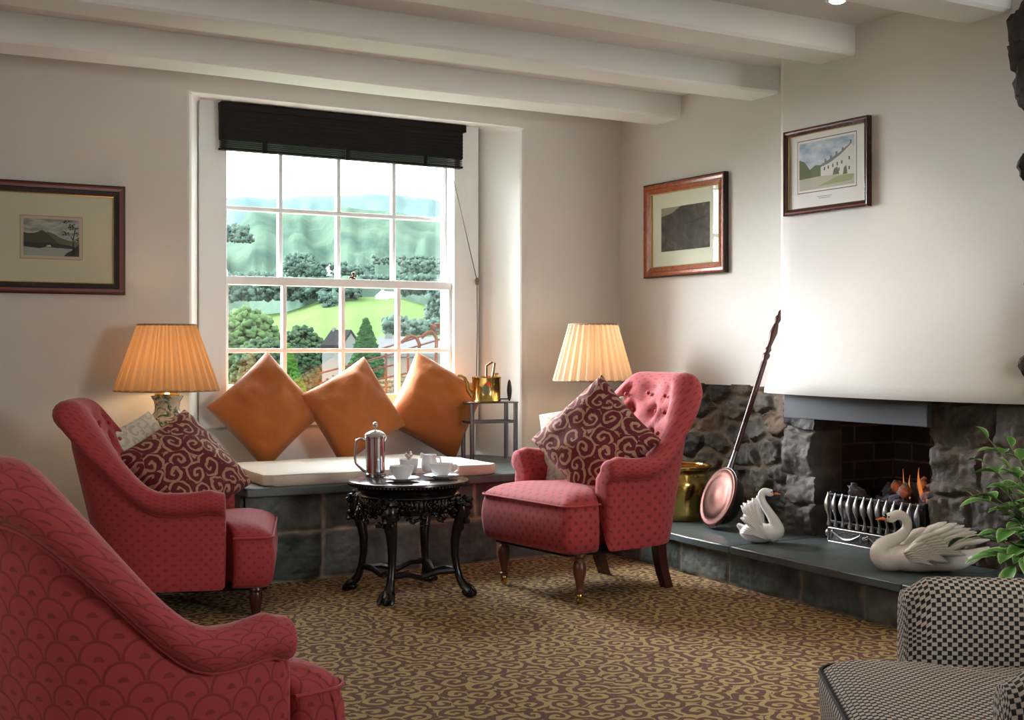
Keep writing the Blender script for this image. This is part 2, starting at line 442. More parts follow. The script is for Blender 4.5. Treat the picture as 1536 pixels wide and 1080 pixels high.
# ---- masonry as real relief: one height value per point, colour per stone
def masonry(name, mat, P0, ud, nd, U, z0, z1, rows=None, seed=1, relief=.03, res=.009, wid=(.16, .34), rubble=False, mortar=.010,
            tones=None, mtone=(.12, .10, .08), parent=None, hole=None, warp=.012, depth=.14, edge=None):
    rs = random.Random(seed); P0 = Vector(P0); ud = Vector(ud).normalized(); nd = Vector(nd).normalized()
    nu = max(2, int(U / res)); nz = max(2, int((z1 - z0) / res))
    tones = tones or [(.10, .09, .075), (.055, .055, .052), (.16, .12, .085), (.13, .085, .05), (.08, .085, .08), (.035, .037, .040), (.11, .105, .095)]
    layout = []
    if not rubble:
        z = z0; hs = list(rows)
        for h in hs:
            u = -rs.uniform(0, .12)
            while u < U:
                w = rs.uniform(*wid); layout.append((u, u + w, z, z + h, rs.choice(tones))); u += w
            z += h
    else:
        pts = []
        for _ in range(4000):
            p = (rs.uniform(-.05, U + .05), rs.uniform(z0 - .05, z1 + .05))
            if all(((p[0] - q[0]) / 1.9) ** 2 + (p[1] - q[1]) ** 2 > wid[0] ** 2 for q in pts): pts.append(p)
        tn = [rs.choice(tones) for _ in pts]; arr = np.array(pts)
    verts = []; cols = []
    for j in range(nz + 1):
        for i in range(nu + 1):
            u = U * i / nu; z = z0 + (z1 - z0) * j / nz
            q = Vector((u * 7, z * 7, seed * 5.3))
            uu = u + warp * mnoise.noise(q) + warp * .5 * mnoise.noise(q * 3); zz = z + warp * mnoise.noise(q + Vector((9, 3, 1))) + warp * .5 * mnoise.noise(q * 3 + Vector((2, 5, 1)))
            if rubble:
                d = np.sqrt(((arr[:, 0] - uu) / 1.9) ** 2 + (arr[:, 1] - zz) ** 2); o = np.argsort(d)[:2]
                e = (d[o[1]] - d[o[0]]) * .5; c = tn[o[0]]; k = int(o[0])
            else:
                e = -1; c = mtone; k = 0
                for n_, (a, b, lo, hi, cc) in enumerate(layout):
                    if a <= uu < b and lo <= zz < hi:
                        e = min(uu - a, b - uu, zz - lo, hi - zz); c = cc; k = n_; break
            s = sst(mortar * .5, mortar * .5 + .009, e)
            h = relief * .55 * s * (.8 + .6 * mnoise.noise(Vector((k * 7.7, 1, seed)))) + s * relief * .75 * mnoise.noise(Vector((u * 7 + k, z * 9, k * 3.3)))
            h += relief * (.35 * s + .1) * abs(mnoise.noise(Vector((u * 24, z * 34, k)))) + .003 * mnoise.noise(Vector((u * 70, z * 70, 1)))
            f = sst(mortar * .35, mortar * .35 + .008, e)
            verts.append(P0 + ud * u + Vector((0, 0, z)) + nd * h)
            cols.append([mtone[t] * (1 - f) + c[t] * f for t in range(3)])
    g = G(); g.v = [tuple(v) for v in verts]
    W = nu + 1
    for j in range(nz):
        for i in range(nu):
            if hole:
                u = U * (i + .5) / nu; z = z0 + (z1 - z0) * (j + .5) / nz
                if hole[0] < u < hole[1] and hole[2] < z < hole[3]: continue
            a = j * W + i; g.face([a, a + 1, a + W + 1, a + W])
    # returns at the rim so the wall has thickness
    def skirt(ids):
        n0 = len(g.v)
        for k in ids: g.v.append(tuple(Vector(g.v[k]) - nd * depth)); cols.append(cols[k])
        for k in range(len(ids) - 1): g.face([ids[k], n0 + k, n0 + k + 1, ids[k + 1]])
    skirt([i for i in range(W)]); skirt([nz * W + i for i in range(W)][::-1])
    skirt([j * W for j in range(nz + 1)][::-1]); skirt([j * W + nu for j in range(nz + 1)])
    o = g.build(name, mat, parent, angle=60)
    ca = o.data.color_attributes.new('tone', 'FLOAT_COLOR', 'POINT')
    flat = []
    for c in cols: flat += [c[0], c[1], c[2], 1]
    ca.data.foreach_set('color', flat)
    return o
# left rubble face on the right wall
struct(masonry('wall_rubble', MT['stone'], (RX + .02, 5.76, 0), (0, -1, 0), (-1, 0, 0), 1.56, 0, .815, seed=4, rubble=True, wid=(.085, 0), relief=.045, mortar=.012, warp=.03, mtone=(.15, .125, .09)))
# stone pier at the left of the fire, stones at its right
struct(masonry('wall_fire_left', MT['stone'], (3.90, 4.25, 0), (0, -1, 0), (-1, 0, 0), .18, .16, .82, rows=[.15, .12, .20, .19], wid=(.22, .3), seed=7, relief=.035, warp=.02,
               tones=[(.10, .09, .08), (.05, .05, .055), (.11, .10, .09)], mtone=(.12, .11, .095), depth=.30))
struct(masonry('wall_fire_right', MT['stone'], (3.90, 3.42, 0), (0, -1, 0), (-1, 0, 0), 1.35, .17, .82, rows=[.12, .14, .19, .17, .03], wid=(.2, .36), seed=12, relief=.04, warp=.022,
               tones=[(.10, .08, .06), (.035, .034, .033), (.12, .085, .055), (.07, .062, .055), (.11, .095, .075)], mtone=(.13, .105, .08), depth=.30))
# exposed stone at the far right end of the breast
ob = masonry('wall_quoin', MT['stone'], (3.80, 2.90, 0), (0, -1, 0), (-1, 0, 0), .8, .82, CZ, rows=[.2, .22, .18, .24, .2, .25, .2], wid=(.2, .36), seed=22, relief=.05, warp=.03,
             tones=[(.05, .035, .025), (.03, .028, .026), (.07, .05, .035)], depth=.2)
struct(ob)
g = G()
for k, (y, z, a, b) in enumerate([(2.925, 2.12, .05, .09), (2.93, 2.03, .04, .08), (2.915, 1.93, .045, .08), (2.90, 1.86, .03, .05), (2.905, 1.63, .03, .055), (2.90, .93, .025, .04)]):
    g.sphere((3.79, y, z), (.05, a, b), 14, 10, jit=.5, seed=k)
o = g.build('wall_quoin_ragged_edge', MT['stone']); struct(o)
ca = o.data.color_attributes.new('tone', 'FLOAT_COLOR', 'POINT'); ca.data.foreach_set('color', [.045, .032, .024, 1] * len(o.data.vertices))

# ---- firebox of sooty brick
def firebox():
    g = G(); x0, x1, y0, y1, z0, z1 = 3.90, 4.36, 3.40, 4.08, .17, .95
    def q(a, b, c, d, uv):
        g.face([g.vert(p) for p in (a, b, c, d)], uv)
    q((x0, y1, z0), (x1, y1 - .03, z0), (x1, y1 - .03, z1), (x0, y1, z1), [(0, 0), (.46, 0), (.46, .78), (0, .78)])
    q((x1, y1 - .03, z0), (x1, y0 + .03, z0), (x1, y0 + .03, z1), (x1, y1 - .03, z1), [(.46, 0), (1.1, 0), (1.1, .78), (.46, .78)])
    q((x1, y0 + .03, z0), (x0, y0, z0), (x0, y0, z1), (x1, y0 + .03, z1), [(1.1, 0), (1.5, 0), (1.5, .78), (1.1, .78)])
    q((x0, y1, z1), (x1, y1, z1), (x1, y0, z1), (x0, y0, z1), [(0, 0), (.5, 0), (.5, .7), (0, .7)])
    q((x0, y1, z0), (x0, y0, z0), (x1, y0, z0), (x1, y1, z0), [(0, 0), (.5, 0), (.5, .7), (0, .7)])
    return g
o = firebox().build('wall_firebox', MT['brick'], smooth=False); struct(o)
g = G(); g.box(3.775, 3.80, 3.345, 4.135, .692, .815); 
o = g.build('fireplace_lintel', simple('blue_grey_slate_plate', (.036, .044, .053), .6, nscale=3, namt=.12, bump=.1, bscale=20), bevel=.003)
tag(o, 'blue-grey slate lintel plate over the fire opening', 'lintel')

# ---- ceiling beams
for i, (y0, y1, x1) in enumerate([(5.22, 5.45, 4.08), (4.48, 4.69, 4.08), (3.72, 3.93, 3.80), (2.97, 3.17, 3.80)]):
    g = G(); n = 26; rings = []
    for k in range(n + 1):
        x = -1.52 + (x1 + 1.52) * k / n
        a = .006 * mnoise.noise(Vector((x * 1.3, i * 7, 0))); b = .006 * mnoise.noise(Vector((x * 1.3, i * 7, 5)))
        z = 2.188 + .006 * mnoise.noise(Vector((x, i * 3, 9)))
        c = .012
        rings.append([(x, y0 + a, CZ + .02), (x, y0 + a, z + c), (x, y0 + a + c, z), (x, y1 + b - c, z), (x, y1 + b, z + c), (x, y1 + b, CZ + .02)])
    g.loft(rings)
    struct(g.build('trim_%d' % (i + 1), MT['beam'], angle=30))

# recessed ceiling lamps: one in view at the top edge of the photograph, one over the carpet, one added to brighten the left wall
def downlight(x, y, label, pw=5, cone=2.5):
    r = empty('ceiling_spotlight', (x, y, CZ), 0, label, 'ceiling light')
    g = G(); g.lathe([(.034, -.001), (.045, -.001), (.047, -.006), (.044, -.009), (.036, -.009), (.034, -.004)], 28)
    g.build('bezel', MT['chrome'], r)
    g = G(); g.sphere((0, 0, -.006), (.030, .030, .013), 20, 10)
    m = N('lit_bulb_glass'); m.out((1, .9, .7), .3, 0, Emission_Color=(1, .86, .62, 1), Emission_Strength=14.0)
    g.build('bulb', m.mat, r)
    l = bpy.data.lights.new('spot', 'SPOT'); l.energy = pw; l.spot_size = cone; l.spot_blend = .8; l.color = (1, .84, .66); l.shadow_soft_size = .03
    o = bpy.data.objects.new('spotlight_glow', l); COL.objects.link(o); o.location = (0, 0, -.015); o.parent = r
    return r
p = at(1256, -2, (CZ - EYE) * FPX / 522)
downlight(p.x, p.y, 'small round recessed ceiling light glowing between two white beams', 24, 1.25)
for x_, y_, w_, l_ in ((.35, 4.10, 16, 'added recessed ceiling light brightening the left wall, behind the second beam'), (2.25, 2.62, 48, 'recessed ceiling light above the open carpet')): downlight(x_, y_, l_, w_)

# ------------------------------------------------------------------ sash window
w = empty('window_1', (0, 0, 0)); w['kind'] = 'structure'
g = G()
g.box(1.755, 1.895, 6.03, 6.2, .60, 2.205); g.box(3.150, 3.30, 6.03, 6.2, .60, 2.205)      # casing
g.box(1.895, 3.150, 6.02, 6.2, 2.14, 2.205)
g.box(1.78, 3.30, 6.06, 6.14, .38, .66)                                   # panel under the sill
g.box(1.77, 3.30, 6.04, 6.10, .60, .655)
g.build('casing', MT['white'], w, bevel=.006)
g = G(); g.box(1.86, 3.17, 6.0, 6.2, .655, .675)
g.build('sill', MT['white'], w, bevel=.005)
def sash(name, y, z0, z1, zb, bot, top):
    g = G(); x0, x1 = 1.895, 3.150; s = .028; b = .011
    xs = [2.206, 2.522, 2.839]
    g.box(x0, x0 + s - .01, y, y + .045, z0, z1); g.box(x1 - s + .012, x1, y, y + .045, z0, z1)
    g.box(x0, x1, y - .004, y + .045, z0, z0 + bot); g.box(x0, x1, y - .004, y + .045, z1 - top, z1)
    for x in xs: g.box(x - b, x + b, y + .004, y + .04, z0, z1)
    g.box(x0, x1, y + .002, y + .042, zb - b, zb + b)
    f = g.build(name, MT['white'], w, bevel=.004)
    g = G(); g.box(x0 + .005, x1 - .005, y + .02, y + .023, z0 + .01, z1 - .01); g.build('pane', MT['glasspane'], f, smooth=False)
    return f
ls = sash('lower_sash', 6.065, .68, 1.35, .98, .07, .042)
us = sash('upper_sash', 6.125, 1.31, 2.14, 1.693, .04, .05)
g = G()
for x in (1.905, 3.14):
    g.tube([(x, 6.10, 1.34), (x, 6.10, 1.375), (x, 6.11, 1.40)], [.016, .014, .006], 10)
g.build('sash_horn', MT['white'], us)
g = G(); g.lathe([(.014, 0), (.014, .008), (.005, .012), (.005, .022), (.010, .028), (.010, .036), (.0, .040)], 14, (2.585, 6.085, 1.35)); g.tube([(2.585, 6.085, 1.36), (2.56, 6.085, 1.362)], .006, 8)
g.build('latch', simple('bronze_latch', (.12, .06, .025), .35, .9), w)

# casings added round the two fill lamps, on solid wall
for nm, cx, cy, w2, ax in (('fill_casing_rear', 3.56, -1.5, .45, 0), ('fill_casing_side', -1.5, 2.4, .8, 1)):
    r = empty(nm, (cx, cy, 0)); r['kind'] = 'structure'; g = G()
    zc = 1.5 if ax == 0 else 1.45
    for a0, a1, z0, z1 in ((-w2 - .07, -w2, zc - .72, zc + .72), (w2, w2 + .07, zc - .72, zc + .72), (-w2, w2, zc + .65, zc + .72), (-w2, w2, zc - .72, zc - .65)):
        if ax == 0: g.box(a0, a1, 0, .05, z0, z1)
        else: g.box(0, .05, a0, a1, z0, z1)
    g.build('casing', MT['white'], r, bevel=.005)

# blind, drawn up
bl = empty('window_blind', (1.845, 6.0, 1.96), 0, 'dark slatted wooden blind drawn up at the top of the window', 'blind')
g = G(); g.box(0, 1.345, -.035, .015, .19, .228); g.build('headrail', MT['black_wood'], bl, bevel=.003)
g = G()
for k in range(16):
    z = .048 + k * .0095; g.box(.002, 1.325, -.030 + .002 * (k % 2), .012, z, z + .0088)
g.build('slat_stack', MT['black_wood'], bl, smooth=False)
g = G()
for k in range(5):
    g.box(.004, 1.322, -.028, .010, .004 + k * .0095, .008 + k * .0095)
g.box(.0, 1.325, -.030, .010, -.004, .006)
g.build('bottom_slats', MT['black_wood'], bl, smooth=False)
for x in (.22, .66, 1.10):
    g = G(); g.box(x - .012, x + .012, -.034, -.029, -.008, .05); g.build('ladder_tape', MT['black_wood'], bl, smooth=False)
g = G(); c0 = (3.10 - 1.845, -.02, .0); c1 = (3.272 - 1.845, .0, -.60)
g.tube([c0, c1], .0026, 6); g.tube([c1, (3.275 - 1.845, .0, -.85), (3.268 - 1.845, .0, -1.15)], .0026, 6)
g.build('pull_cord', simple('grey_cord', (.16, .14, .12), .8), bl)
g = G(); g.tube([(c1[0], 0, -.585), (c1[0], 0, -.60), (c1[0], 0, -.625)], [.006, .012, .007], 10); g.build('cord_acorn', simple('cord_acorn_brown', (.20, .12, .08), .5), bl)
g = G(); g.sphere((2.49, 5.965, 2.188), (.0, .0, .0)) if False else None

# ------------------------------------------------------------------ slate window seat
ws = empty('stone_bench', (2.9, 5.4, 0), 0, 'low stone window seat with a grey slate top under the window', 'bench')
def world_child(o, parent):
    o.parent = parent; o.matrix_parent_inverse = parent.matrix_world.inverted() if False else Matrix.Translation(-Vector(parent.location)); return o
slab = [(1.67, 5.05), (2.1, 5.04), (2.6, 5.055), (3.2, 5.05), (4.03, 5.06), (4.03, 5.76), (3.42, 5.765), (3.31, 6.055), (1.81, 6.055), (1.655, 5.765), (1.60, 5.765)]
g = G(); g.prism(slab, .372, .410); world_child(g.build('seat_slab', MT['slate'], bevel=.006, seg=2), ws)
gt = [(.085, .12, .12), (.11, .14, .135), (.065, .095, .10), (.13, .155, .15), (.09, .13, .135)]
world_child(masonry('seat_front', MT['slate_block'], (1.68, 5.10, 0), (1, 0, 0), (0, -1, 0), 2.35, 0, .374, rows=[.21, .17], wid=(.22, .50), seed=3, relief=.012, warp=.007, mortar=.010, tones=gt, mtone=(.46, .42, .36), depth=.5), ws)
g = G(); g.box(1.66, 1.70, 5.11, 5.76, 0, .374); o = g.build('seat_end', MT['slate_block'], smooth=False); world_child(o, ws)
ca = o.data.color_attributes.new('tone', 'FLOAT_COLOR', 'POINT'); ca.data.foreach_set('color', [.06, .075, .075, 1] * len(o.data.vertices))

# ------------------------------------------------------------------ hearth
he = empty('raised_hearth', (3.6, 3.9, 0), 0, 'raised slate hearth running along the foot of the fireplace wall', 'hearth')
fr = [(3.47, 5.03), (3.44, 4.7), (3.405, 4.35), (3.40, 4.05), (3.385, 3.7), (3.375, 3.4), (3.37, 3.1), (3.36, 2.7), (3.36, 2.05)]
joints = [(0, 3), (3, 6), (6, 8)]
for a, b in joints:
    pts = []
    for k in range(a, b):
        p, q = fr[k], fr[k + 1]
        for t in (0, .25, .5, .75): pts.append((p[0] + (q[0] - p[0]) * t + .008 * mnoise.noise(Vector((p[1] * 9 + t * 13, 0, 3))), p[1] + (q[1] - p[1]) * t))
    pts[0] = (pts[0][0], pts[0][1] - .002); pts.append((fr[b][0], fr[b][1] + .002))
    xr = 4.08 if a == 0 else 3.90
    poly = pts + [(xr, fr[b][1] + .002), (xr, fr[a][1] - .002)]
    g = G(); g.prism(poly, .142, .175); world_child(g.build('hearth_slab', MT['slate'], bevel=.005), he)
world_child(masonry('hearth_front', MT['slate_block'], (3.475, 5.05, 0), (-.030, -1, 0), (-1, 0, 0), 3.0, 0, .145, rows=[.146], wid=(.28, .46), seed=9, relief=.014, warp=.008, mortar=.010, tones=gt, mtone=(.26, .23, .19), depth=.45), he)
# ------------------------------------------------------------------ armchairs
def armchair(label, group_note, leg_h, cl, bow=.012, rise=1.15, kd=1.0, width=.27, rear='square', mlegs=None, caster=False, name='armchair', top=.89, seatw=.60, piping=None, front_len=.33):
    """forward is +x; origin on the floor between the legs"""
    root = empty(name, (0, 0, 0), 0, label, 'armchair')
    dz = leg_h - .20
    NS = 84; w = width; xf = .12; xc = -.03 if kd == 1 else -.0; a_in = .25 * kd
    La = xf - xc; 
    def plan(s):
        # s 0..1 round the U from the sitter's right arm to the left arm
        arc = PI * .5 * (w + a_in) ; tot = 2 * La + arc; d = s * tot
        if d < La: return Vector((xf - d, -w, 0)), Vector((0, -1, 0)), 0.0, d
        if d > La + arc: return Vector((xc + (d - La - arc), w, 0)), Vector((0, 1, 0)), 0.0, d
        th = (d - La) / arc * PI
        e = .78
        cx, sy = math.sin(th), -math.cos(th)
        px = -a_in * abs(cx) ** e; py = w * math.copysign(abs(sy) ** e, sy)
        n = Vector((-abs(cx), sy * 1.0, 0)); n.normalize()
        return Vector((xc + px, py, 0)), n, math.sin(th) ** 1.3, d
    rings = []; arcs = []; prm = []
    for i in range(NS + 1):
        s = i / NS; c, n, b, d = plan(s)
        hh = sst(0, .92, b) ** rise; H = .558 + (top - .558) * hh + (.012 * sst(xf - .12, xf, c.x) if b == 0 else 0)
        tip = sst(xf - .035, xf, c.x); H -= .012 * tip
        th_in = .045 + .035 * hh; th_out = .040; rr = .044 + .020 * hh
        prm.append((c, n, b, d, H, hh, th_in, th_out, rr))
    def rake(b, z): return -.155 * kd * sst(0, .8, b) * max(0, (z - .22) / .67)
    NIN = 22; per = None
    for (c, n, b, d, H, hh, th_in, th_out, rr) in prm:
        pts = []; uv = []
        zz = [.20, .23] + [.23 + (H - 2 * rr - .23) * k / 9 for k in range(1, 10)]
        L = 0
        for z in zz: pts.append((th_out + (.006 if .21 < z < H - 2 * rr - .01 else 0), z)); uv.append(z)
        # rolled top, scrolled slightly outwards
        cn, cz = (th_out - .010) * (1 - .4 * hh) - .004 * hh, H - rr
        for k in range(13):
            a = -.9 + (PI + .75 + .15) * k / 12
            pts.append((cn + rr * math.cos(a) * (1.05 if hh < .5 else 1.15), cz + rr * math.sin(a))); uv.append(H - rr + .035 * k)
        zt = H - rr * 1.5
        for k in range(1, NIN):
            t = k / (NIN - 1); z = zt + (.33 - zt) * t
            bulge = .018 * math.sin(PI * min(1, t * 1.2)) * (.3 + hh)
            pts.append((-(th_in) - bulge, z)); uv.append(1.0 + t * (zt - .33))
        r = []
        for (o, z) in pts:
            p = c + n * o + Vector((rake(b, z), 0, 0)); 
            # gentle fan-out of the wings with height
            p.y *= 1 + .03 * hh * max(0, (z - .5))
            r.append(Vector((p.x, p.y, z + dz)))
        rings.append((r, uv, d))
    # buttoned back: dimples in a diamond lattice over the inner face
    nb = len(rings[0][0])
    btns = []
    for row in range(4):
        z = .83 - row * .105
        cnt = 5 if row % 2 == 0 else 4
        for q in range(cnt):
            btns.append((.5 + (q - (cnt - 1) / 2) * .115, z))
    dS = rings[-1][2]
    for i, (r, uv, d) in enumerate(rings):
        s = i / NS; c, n, b, dd, H, hh, th_in, th_out, rr = prm[i]
        if b < .15: continue
        for k in range(17, nb):
            z = r[k].z - dz; dep = 0
            for (bs, bz) in btns:
                if bz > H - rr * 1.2: bz = H - rr * 1.4
                q = math.hypot((s - bs) * dS, z - bz); dep = max(dep, math.exp(-(q / .030) ** 2) + .35 * math.exp(-(q / .055) ** 2))
            puck = .35 * abs(math.sin((s - .5) / .115 * PI)) 
            r[k] += n * (.026 * dep)
    # front caps: shrink the section slightly over the last centimetres
    def cap(ring, dx):
        cen = sum(ring, Vector()) / len(ring); cen.y = sum((p.y for p in ring)) / len(ring)
        out = []
        for f, x in ((.97, .012), (.86, .020), (.5, .022)):
            out.append([Vector((p.x + x, cen.y + (p.y - cen.y) * f, cen.z + (p.z - cen.z) * (1 - (1 - f) * .35))) for p in ring])
        return out
    g = G()
    all_r = [(q, rings[0][1], -.03) for q in cap(rings[0][0], 1)[::-1]] + rings + [(q, rings[-1][1], dS + .03) for q in cap(rings[-1][0], 1)]
    ids = [[g.vert(p) for p in r] for r, _, _ in all_r]
    for a in range(len(ids) - 1):
        for k in range(nb - 1):
            u0, u1 = all_r[a][2], all_r[a + 1][2]; v = all_r[a][1]; v2 = all_r[a + 1][1]
            g.face([ids[a][k], ids[a + 1][k], ids[a + 1][k + 1], ids[a][k + 1]], [(u0, v[k]), (u1, v2[k]), (u1, v2[k + 1]), (u0, v[k + 1])])
    g.face(ids[0], [(p.y if False else all_r[0][0][k].y, all_r[0][0][k].z) for k in range(nb)])
    g.face(ids[-1][::-1], [(all_r[-1][0][k].y, all_r[-1][0][k].z) for k in range(nb)][::-1])
    g.build('upholstered_shell', cl, root, angle=75)
    g = G()
    for (bs, bz) in btns:
        i = min(NS, max(0, round(bs * NS))); c, n, b, d, H, hh, th_in, th_out, rr = prm[i]
        z = min(bz, H - rr * 1.4)
        if b < .15: continue
        p = c + n * (-(th_in - .013)) + Vector((rake(b, z), 0, z + dz)); g = G(); g.sphere(p, (.009, .009, .009), 8, 6)
        g.build('back_button', cl, root)
    # seam cord under the roll, and down the arm fronts
    g = G(); pts = []
    for i in range(0, NS + 1, 2):
        c, n, b, d, H, hh, th_in, th_out, rr = prm[i]; z = H - 2 * rr + .004
        p = c + n * (th_out + .009) + Vector((rake(b, z), 0, z + dz)); p.y *= 1 + .03 * hh * max(0, (z - .5)); pts.append(p)
    g.tube(pts, .0038, 6)
    g.build('back_piping', piping or cl, root)
    # seat, T shaped in front of the arms
    sw = seatw / 2; iw = w - .03; fx = front_len
    def outline(q, n=10):
        P = []; inset = 0
        def corner(cx, cy, r, a0):
            for k in range(n + 1):
                a = a0 + PI / 2 * k / n; P.append((cx + (r - 0) * math.cos(a), cy + r * math.sin(a)))
        r = .045
        x1 = fx - inset; y1 = sw - inset
        corner(x1 - r, -y1 + r, r, -PI / 2); corner(x1 - r, y1 - r, r, 0)
        for sg in (1, -1):
            S = [(.26, y1), (.205, y1), (.18, y1 - .004), (.172, y1 - .02), (.16, iw), (.08, iw), (-.0, iw), (-.12, iw * .85), (-.20, iw * .6)]
            if sg < 0: S = S[::-1]
            P += [(x, sg * y) for x, y in S]
            if sg > 0: P.append((-.235, 0))
        if q: P = [(.05 + (x - .05) * (1 - q / .28), y * (1 - q / .29)) for x, y in P]
        # bow the front gently
        return [(x + bow * math.cos(min(1, abs(y) / sw) * PI / 2) * sst(.1, fx, x), y) for x, y in P]
    lv = [(.20, .020), (.215, .004), (.25, -.004), (.30, -.008), (.345, -.004), (.378, .004), (.386, .003), (.398, .012), (.412, .030), (.426, .060), (.436, .10)]
    rgs = [[Vector((x, y, z + dz)) for x, y in outline(i)] for z, i in lv]
    last = [Vector((x * .5 + .02, y * .35, .444 + dz)) for x, y in outline(.10)]
    rgs.append(last)
    g = G(); ids = [[g.vert(p) for p in r] for r in rgs]; n = len(rgs[0])
    acc = [0]
    for k in range(n): acc.append(acc[-1] + (rgs[3][(k + 1) % n] - rgs[3][k]).length)
    for a in range(len(ids) - 1):
        for k in range(n):
            k2 = (k + 1) % n
            if a < 6: uv = [(acc[k], rgs[a][k].z), (acc[k + 1], rgs[a][k].z), (acc[k + 1], rgs[a + 1][k].z), (acc[k], rgs[a + 1][k].z)]
            else: uv = [(p.y, p.x) for p in (rgs[a][k], rgs[a][k2], rgs[a + 1][k2], rgs[a + 1][k])]
            g.face([ids[a][k], ids[a][k2], ids[a + 1][k2], ids[a + 1][k]], uv)
    g.face(ids[-1], [(p.y, p.x) for p in rgs[-1]]); g.face(ids[0][::-1], [(p.y, p.x) for p in rgs[0]][::-1])
    g.build('seat', cl, root, angle=80)
    g = G(); o_ = outline(-.002); m = 2 * 11
    pts = [(.17, -sw + .005, .386 + dz)] + [(.205, -sw, .386 + dz)] + [(x, y, .386 + dz) for x, y in o_[:m]] + [(.205, sw, .386 + dz), (.17, sw - .005, .386 + dz)]
    g.tube(pts, .0042, 6); g.build('seat_piping', piping or cl, root)
    # frame underneath
    g = G(); g.prism([(.29, -.24), (.29, .24), (.0, .26), (-.26, .14), (-.26, -.14), (.0, -.26)], .185 + dz, .215 + dz); g.build('underframe', MT['black_wood'], root, smooth=False)
    for sy in (-1, 1):
        g = G()
        if leg_h > .15:
            g.lathe([(.020, .20), (.026, .196), (.027, .185), (.018, .178), (.016, .170), (.023, .160), (.027, .140), (.025, .115), (.017, .085), (.013, .065), (.014, .055), (.019, .050), (.019, .042), (.012, .036), (.012, .022)], 20, (.24, sy * .25, 0))
            lg = g.build('leg', mlegs, root)
            g = G(); g.lathe([(.013, .040), (.015, .036), (.015, .028), (.0, .026)], 14, (.24, sy * .25, 0))
            T = Matrix.Translation((.24, sy * .25 - .0, .014)) @ Matrix.Rotation(PI / 2, 4, 'X'); g.T = T
            g.lathe([(.0, -.008), (.012, -.008), (.014, -.004), (.014, .004), (.012, .008), (.0, .008)], 16)
            g.build('castor', MT['brass'], lg)
        else:
            g.lathe([(.024, leg_h + .01), (.028, leg_h - .01), (.022, leg_h - .02), (.026, leg_h - .04), (.021, .04), (.014, 0)], 20, (.25, sy * .25, 0)); g.build('leg', mlegs, root)
        g = G(); L = leg_h
        rr = []
        for t in (0, .3, .6, 1):
            x = -.22 - .05 * (1 - t) ** 2 - (0 if t else 0); hw = .020 + .004 * t; y = sy * .20; z = (L + .02) * t
            rr.append([(x - hw, y - hw, z), (x + hw, y - hw, z), (x + hw, y + hw, z), (x - hw, y + hw, z)])
        g.loft(rr); g.build('leg', mlegs if not leg_h > .15 else MT['mahog'], root, bevel=.003)
    return root

chA = armchair('rose red buttoned armchair with turned wooden legs, beside the fireplace hearth', '', .20, MT['red'], mlegs=MT['walnut'])
setloc(chA, (2.90, 4.37, 0), (0, 0, math.radians(186)))
chB = armchair('red buttoned armchair in profile in front of the left lamp', '', .11, MT['red_b'], mlegs=MT['mahog'], front_len=.31)
setloc(chB, (1.385, 4.84, 0), (0, 0, math.radians(-21)))
chC = armchair('big shaded red armchair seen from its side, cut off by the picture corner', '', .12, MT['red_c'], bow=.035, rise=1.0, kd=.86, top=.885, mlegs=MT['mahog'], width=.27, seatw=.58, front_len=.30)
aC = math.radians(15); pC = RR * -.44 + VV * 2.45; qC = Matrix.Rotation(aC, 3, 'Z') @ Vector((.13, -.31, 0))
setloc(chC, (pC.x - qC.x, pC.y - qC.y, 0), (0, 0, aC))

# ------------------------------------------------------------------ pillows and cushions
def pillow(name, label, cat, mat, w, h, t, ex, ey, c, seed=0, group=None, wr=.010, sag=.0, mid=None):
    n = 30; g = G()
    def P(u, v, side):
        cu = (1 - u * u); cv = (1 - v * v)
        x = w / 2 * u * (1 - .06 * cv); y = h / 2 * v * (1 - .06 * cu)
        q = max(0, cu * cv); z = side * t / 2 * q ** .36 * (1 - .0 * q)
        z += side * wr * min(1, q * 3) * (mnoise.noise(Vector((x * 9 + seed * 3, y * 9, side * 2))) + .5 * mnoise.noise(Vector((x * 22, y * 14 + seed, side))))
        return Vector((x, y - sag * (1 - abs(v)) * .0, z))
    gr = {}
    for side in (1, -1):
        for i in range(n + 1):
            for j in range(n + 1):
                u = math.sin(PI / 2 * (2 * i / n - 1)); v = math.sin(PI / 2 * (2 * j / n - 1))
                if side == -1 and (i in (0, n) or j in (0, n)): gr[(side, i, j)] = gr[(1, i, j)]; continue
                gr[(side, i, j)] = (g.vert(P(u, v, side)), (u * w / 2, v * h / 2))
    for side in (1, -1):
        for i in range(n):
            for j in range(n):
                q = [gr[(side, i, j)], gr[(side, i + 1, j)], gr[(side, i + 1, j + 1)], gr[(side, i, j + 1)]]
                if side == -1: q = q[::-1]
                g.face([a for a, _ in q], [b for _, b in q])
    o = g.build(name, mat, angle=180)
    orient(o, ex, ey, c); tag(o, label, cat, group)
    return o
def diag(ang, lean=0, yaw=0):
    """basis in a plane facing the window seat's front (-y), turned by ang in-plane, leaning back"""
    a = math.radians(ang); X = Vector((math.cos(math.radians(yaw)), math.sin(math.radians(yaw)), 0)); Z = Vector((0, 0, 1))
    Nn = Vector((X.y, -X.x, 0)); l = math.radians(lean); Y = (Z * math.cos(l) - Nn * math.sin(l))
    return X * math.cos(a) + Y * math.sin(a), -X * math.sin(a) + Y * math.cos(a)
ex, ey = diag(40, 14); pillow('cushion', 'rust orange cushion leaning at the left end of the window seat', 'cushion', MT['rust'], .42, .42, .23, ex, ey, Vector((2.05, 5.90, .69)), 1, 'orange cushions on the window seat', .024)
ex, ey = diag(28, 14); pillow('cushion', 'rust orange cushion standing between the two other orange cushions', 'cushion', MT['rust'], .41, .41, .23, ex, ey, Vector((2.48, 5.84, .68)), 2, 'orange cushions on the window seat', .024)
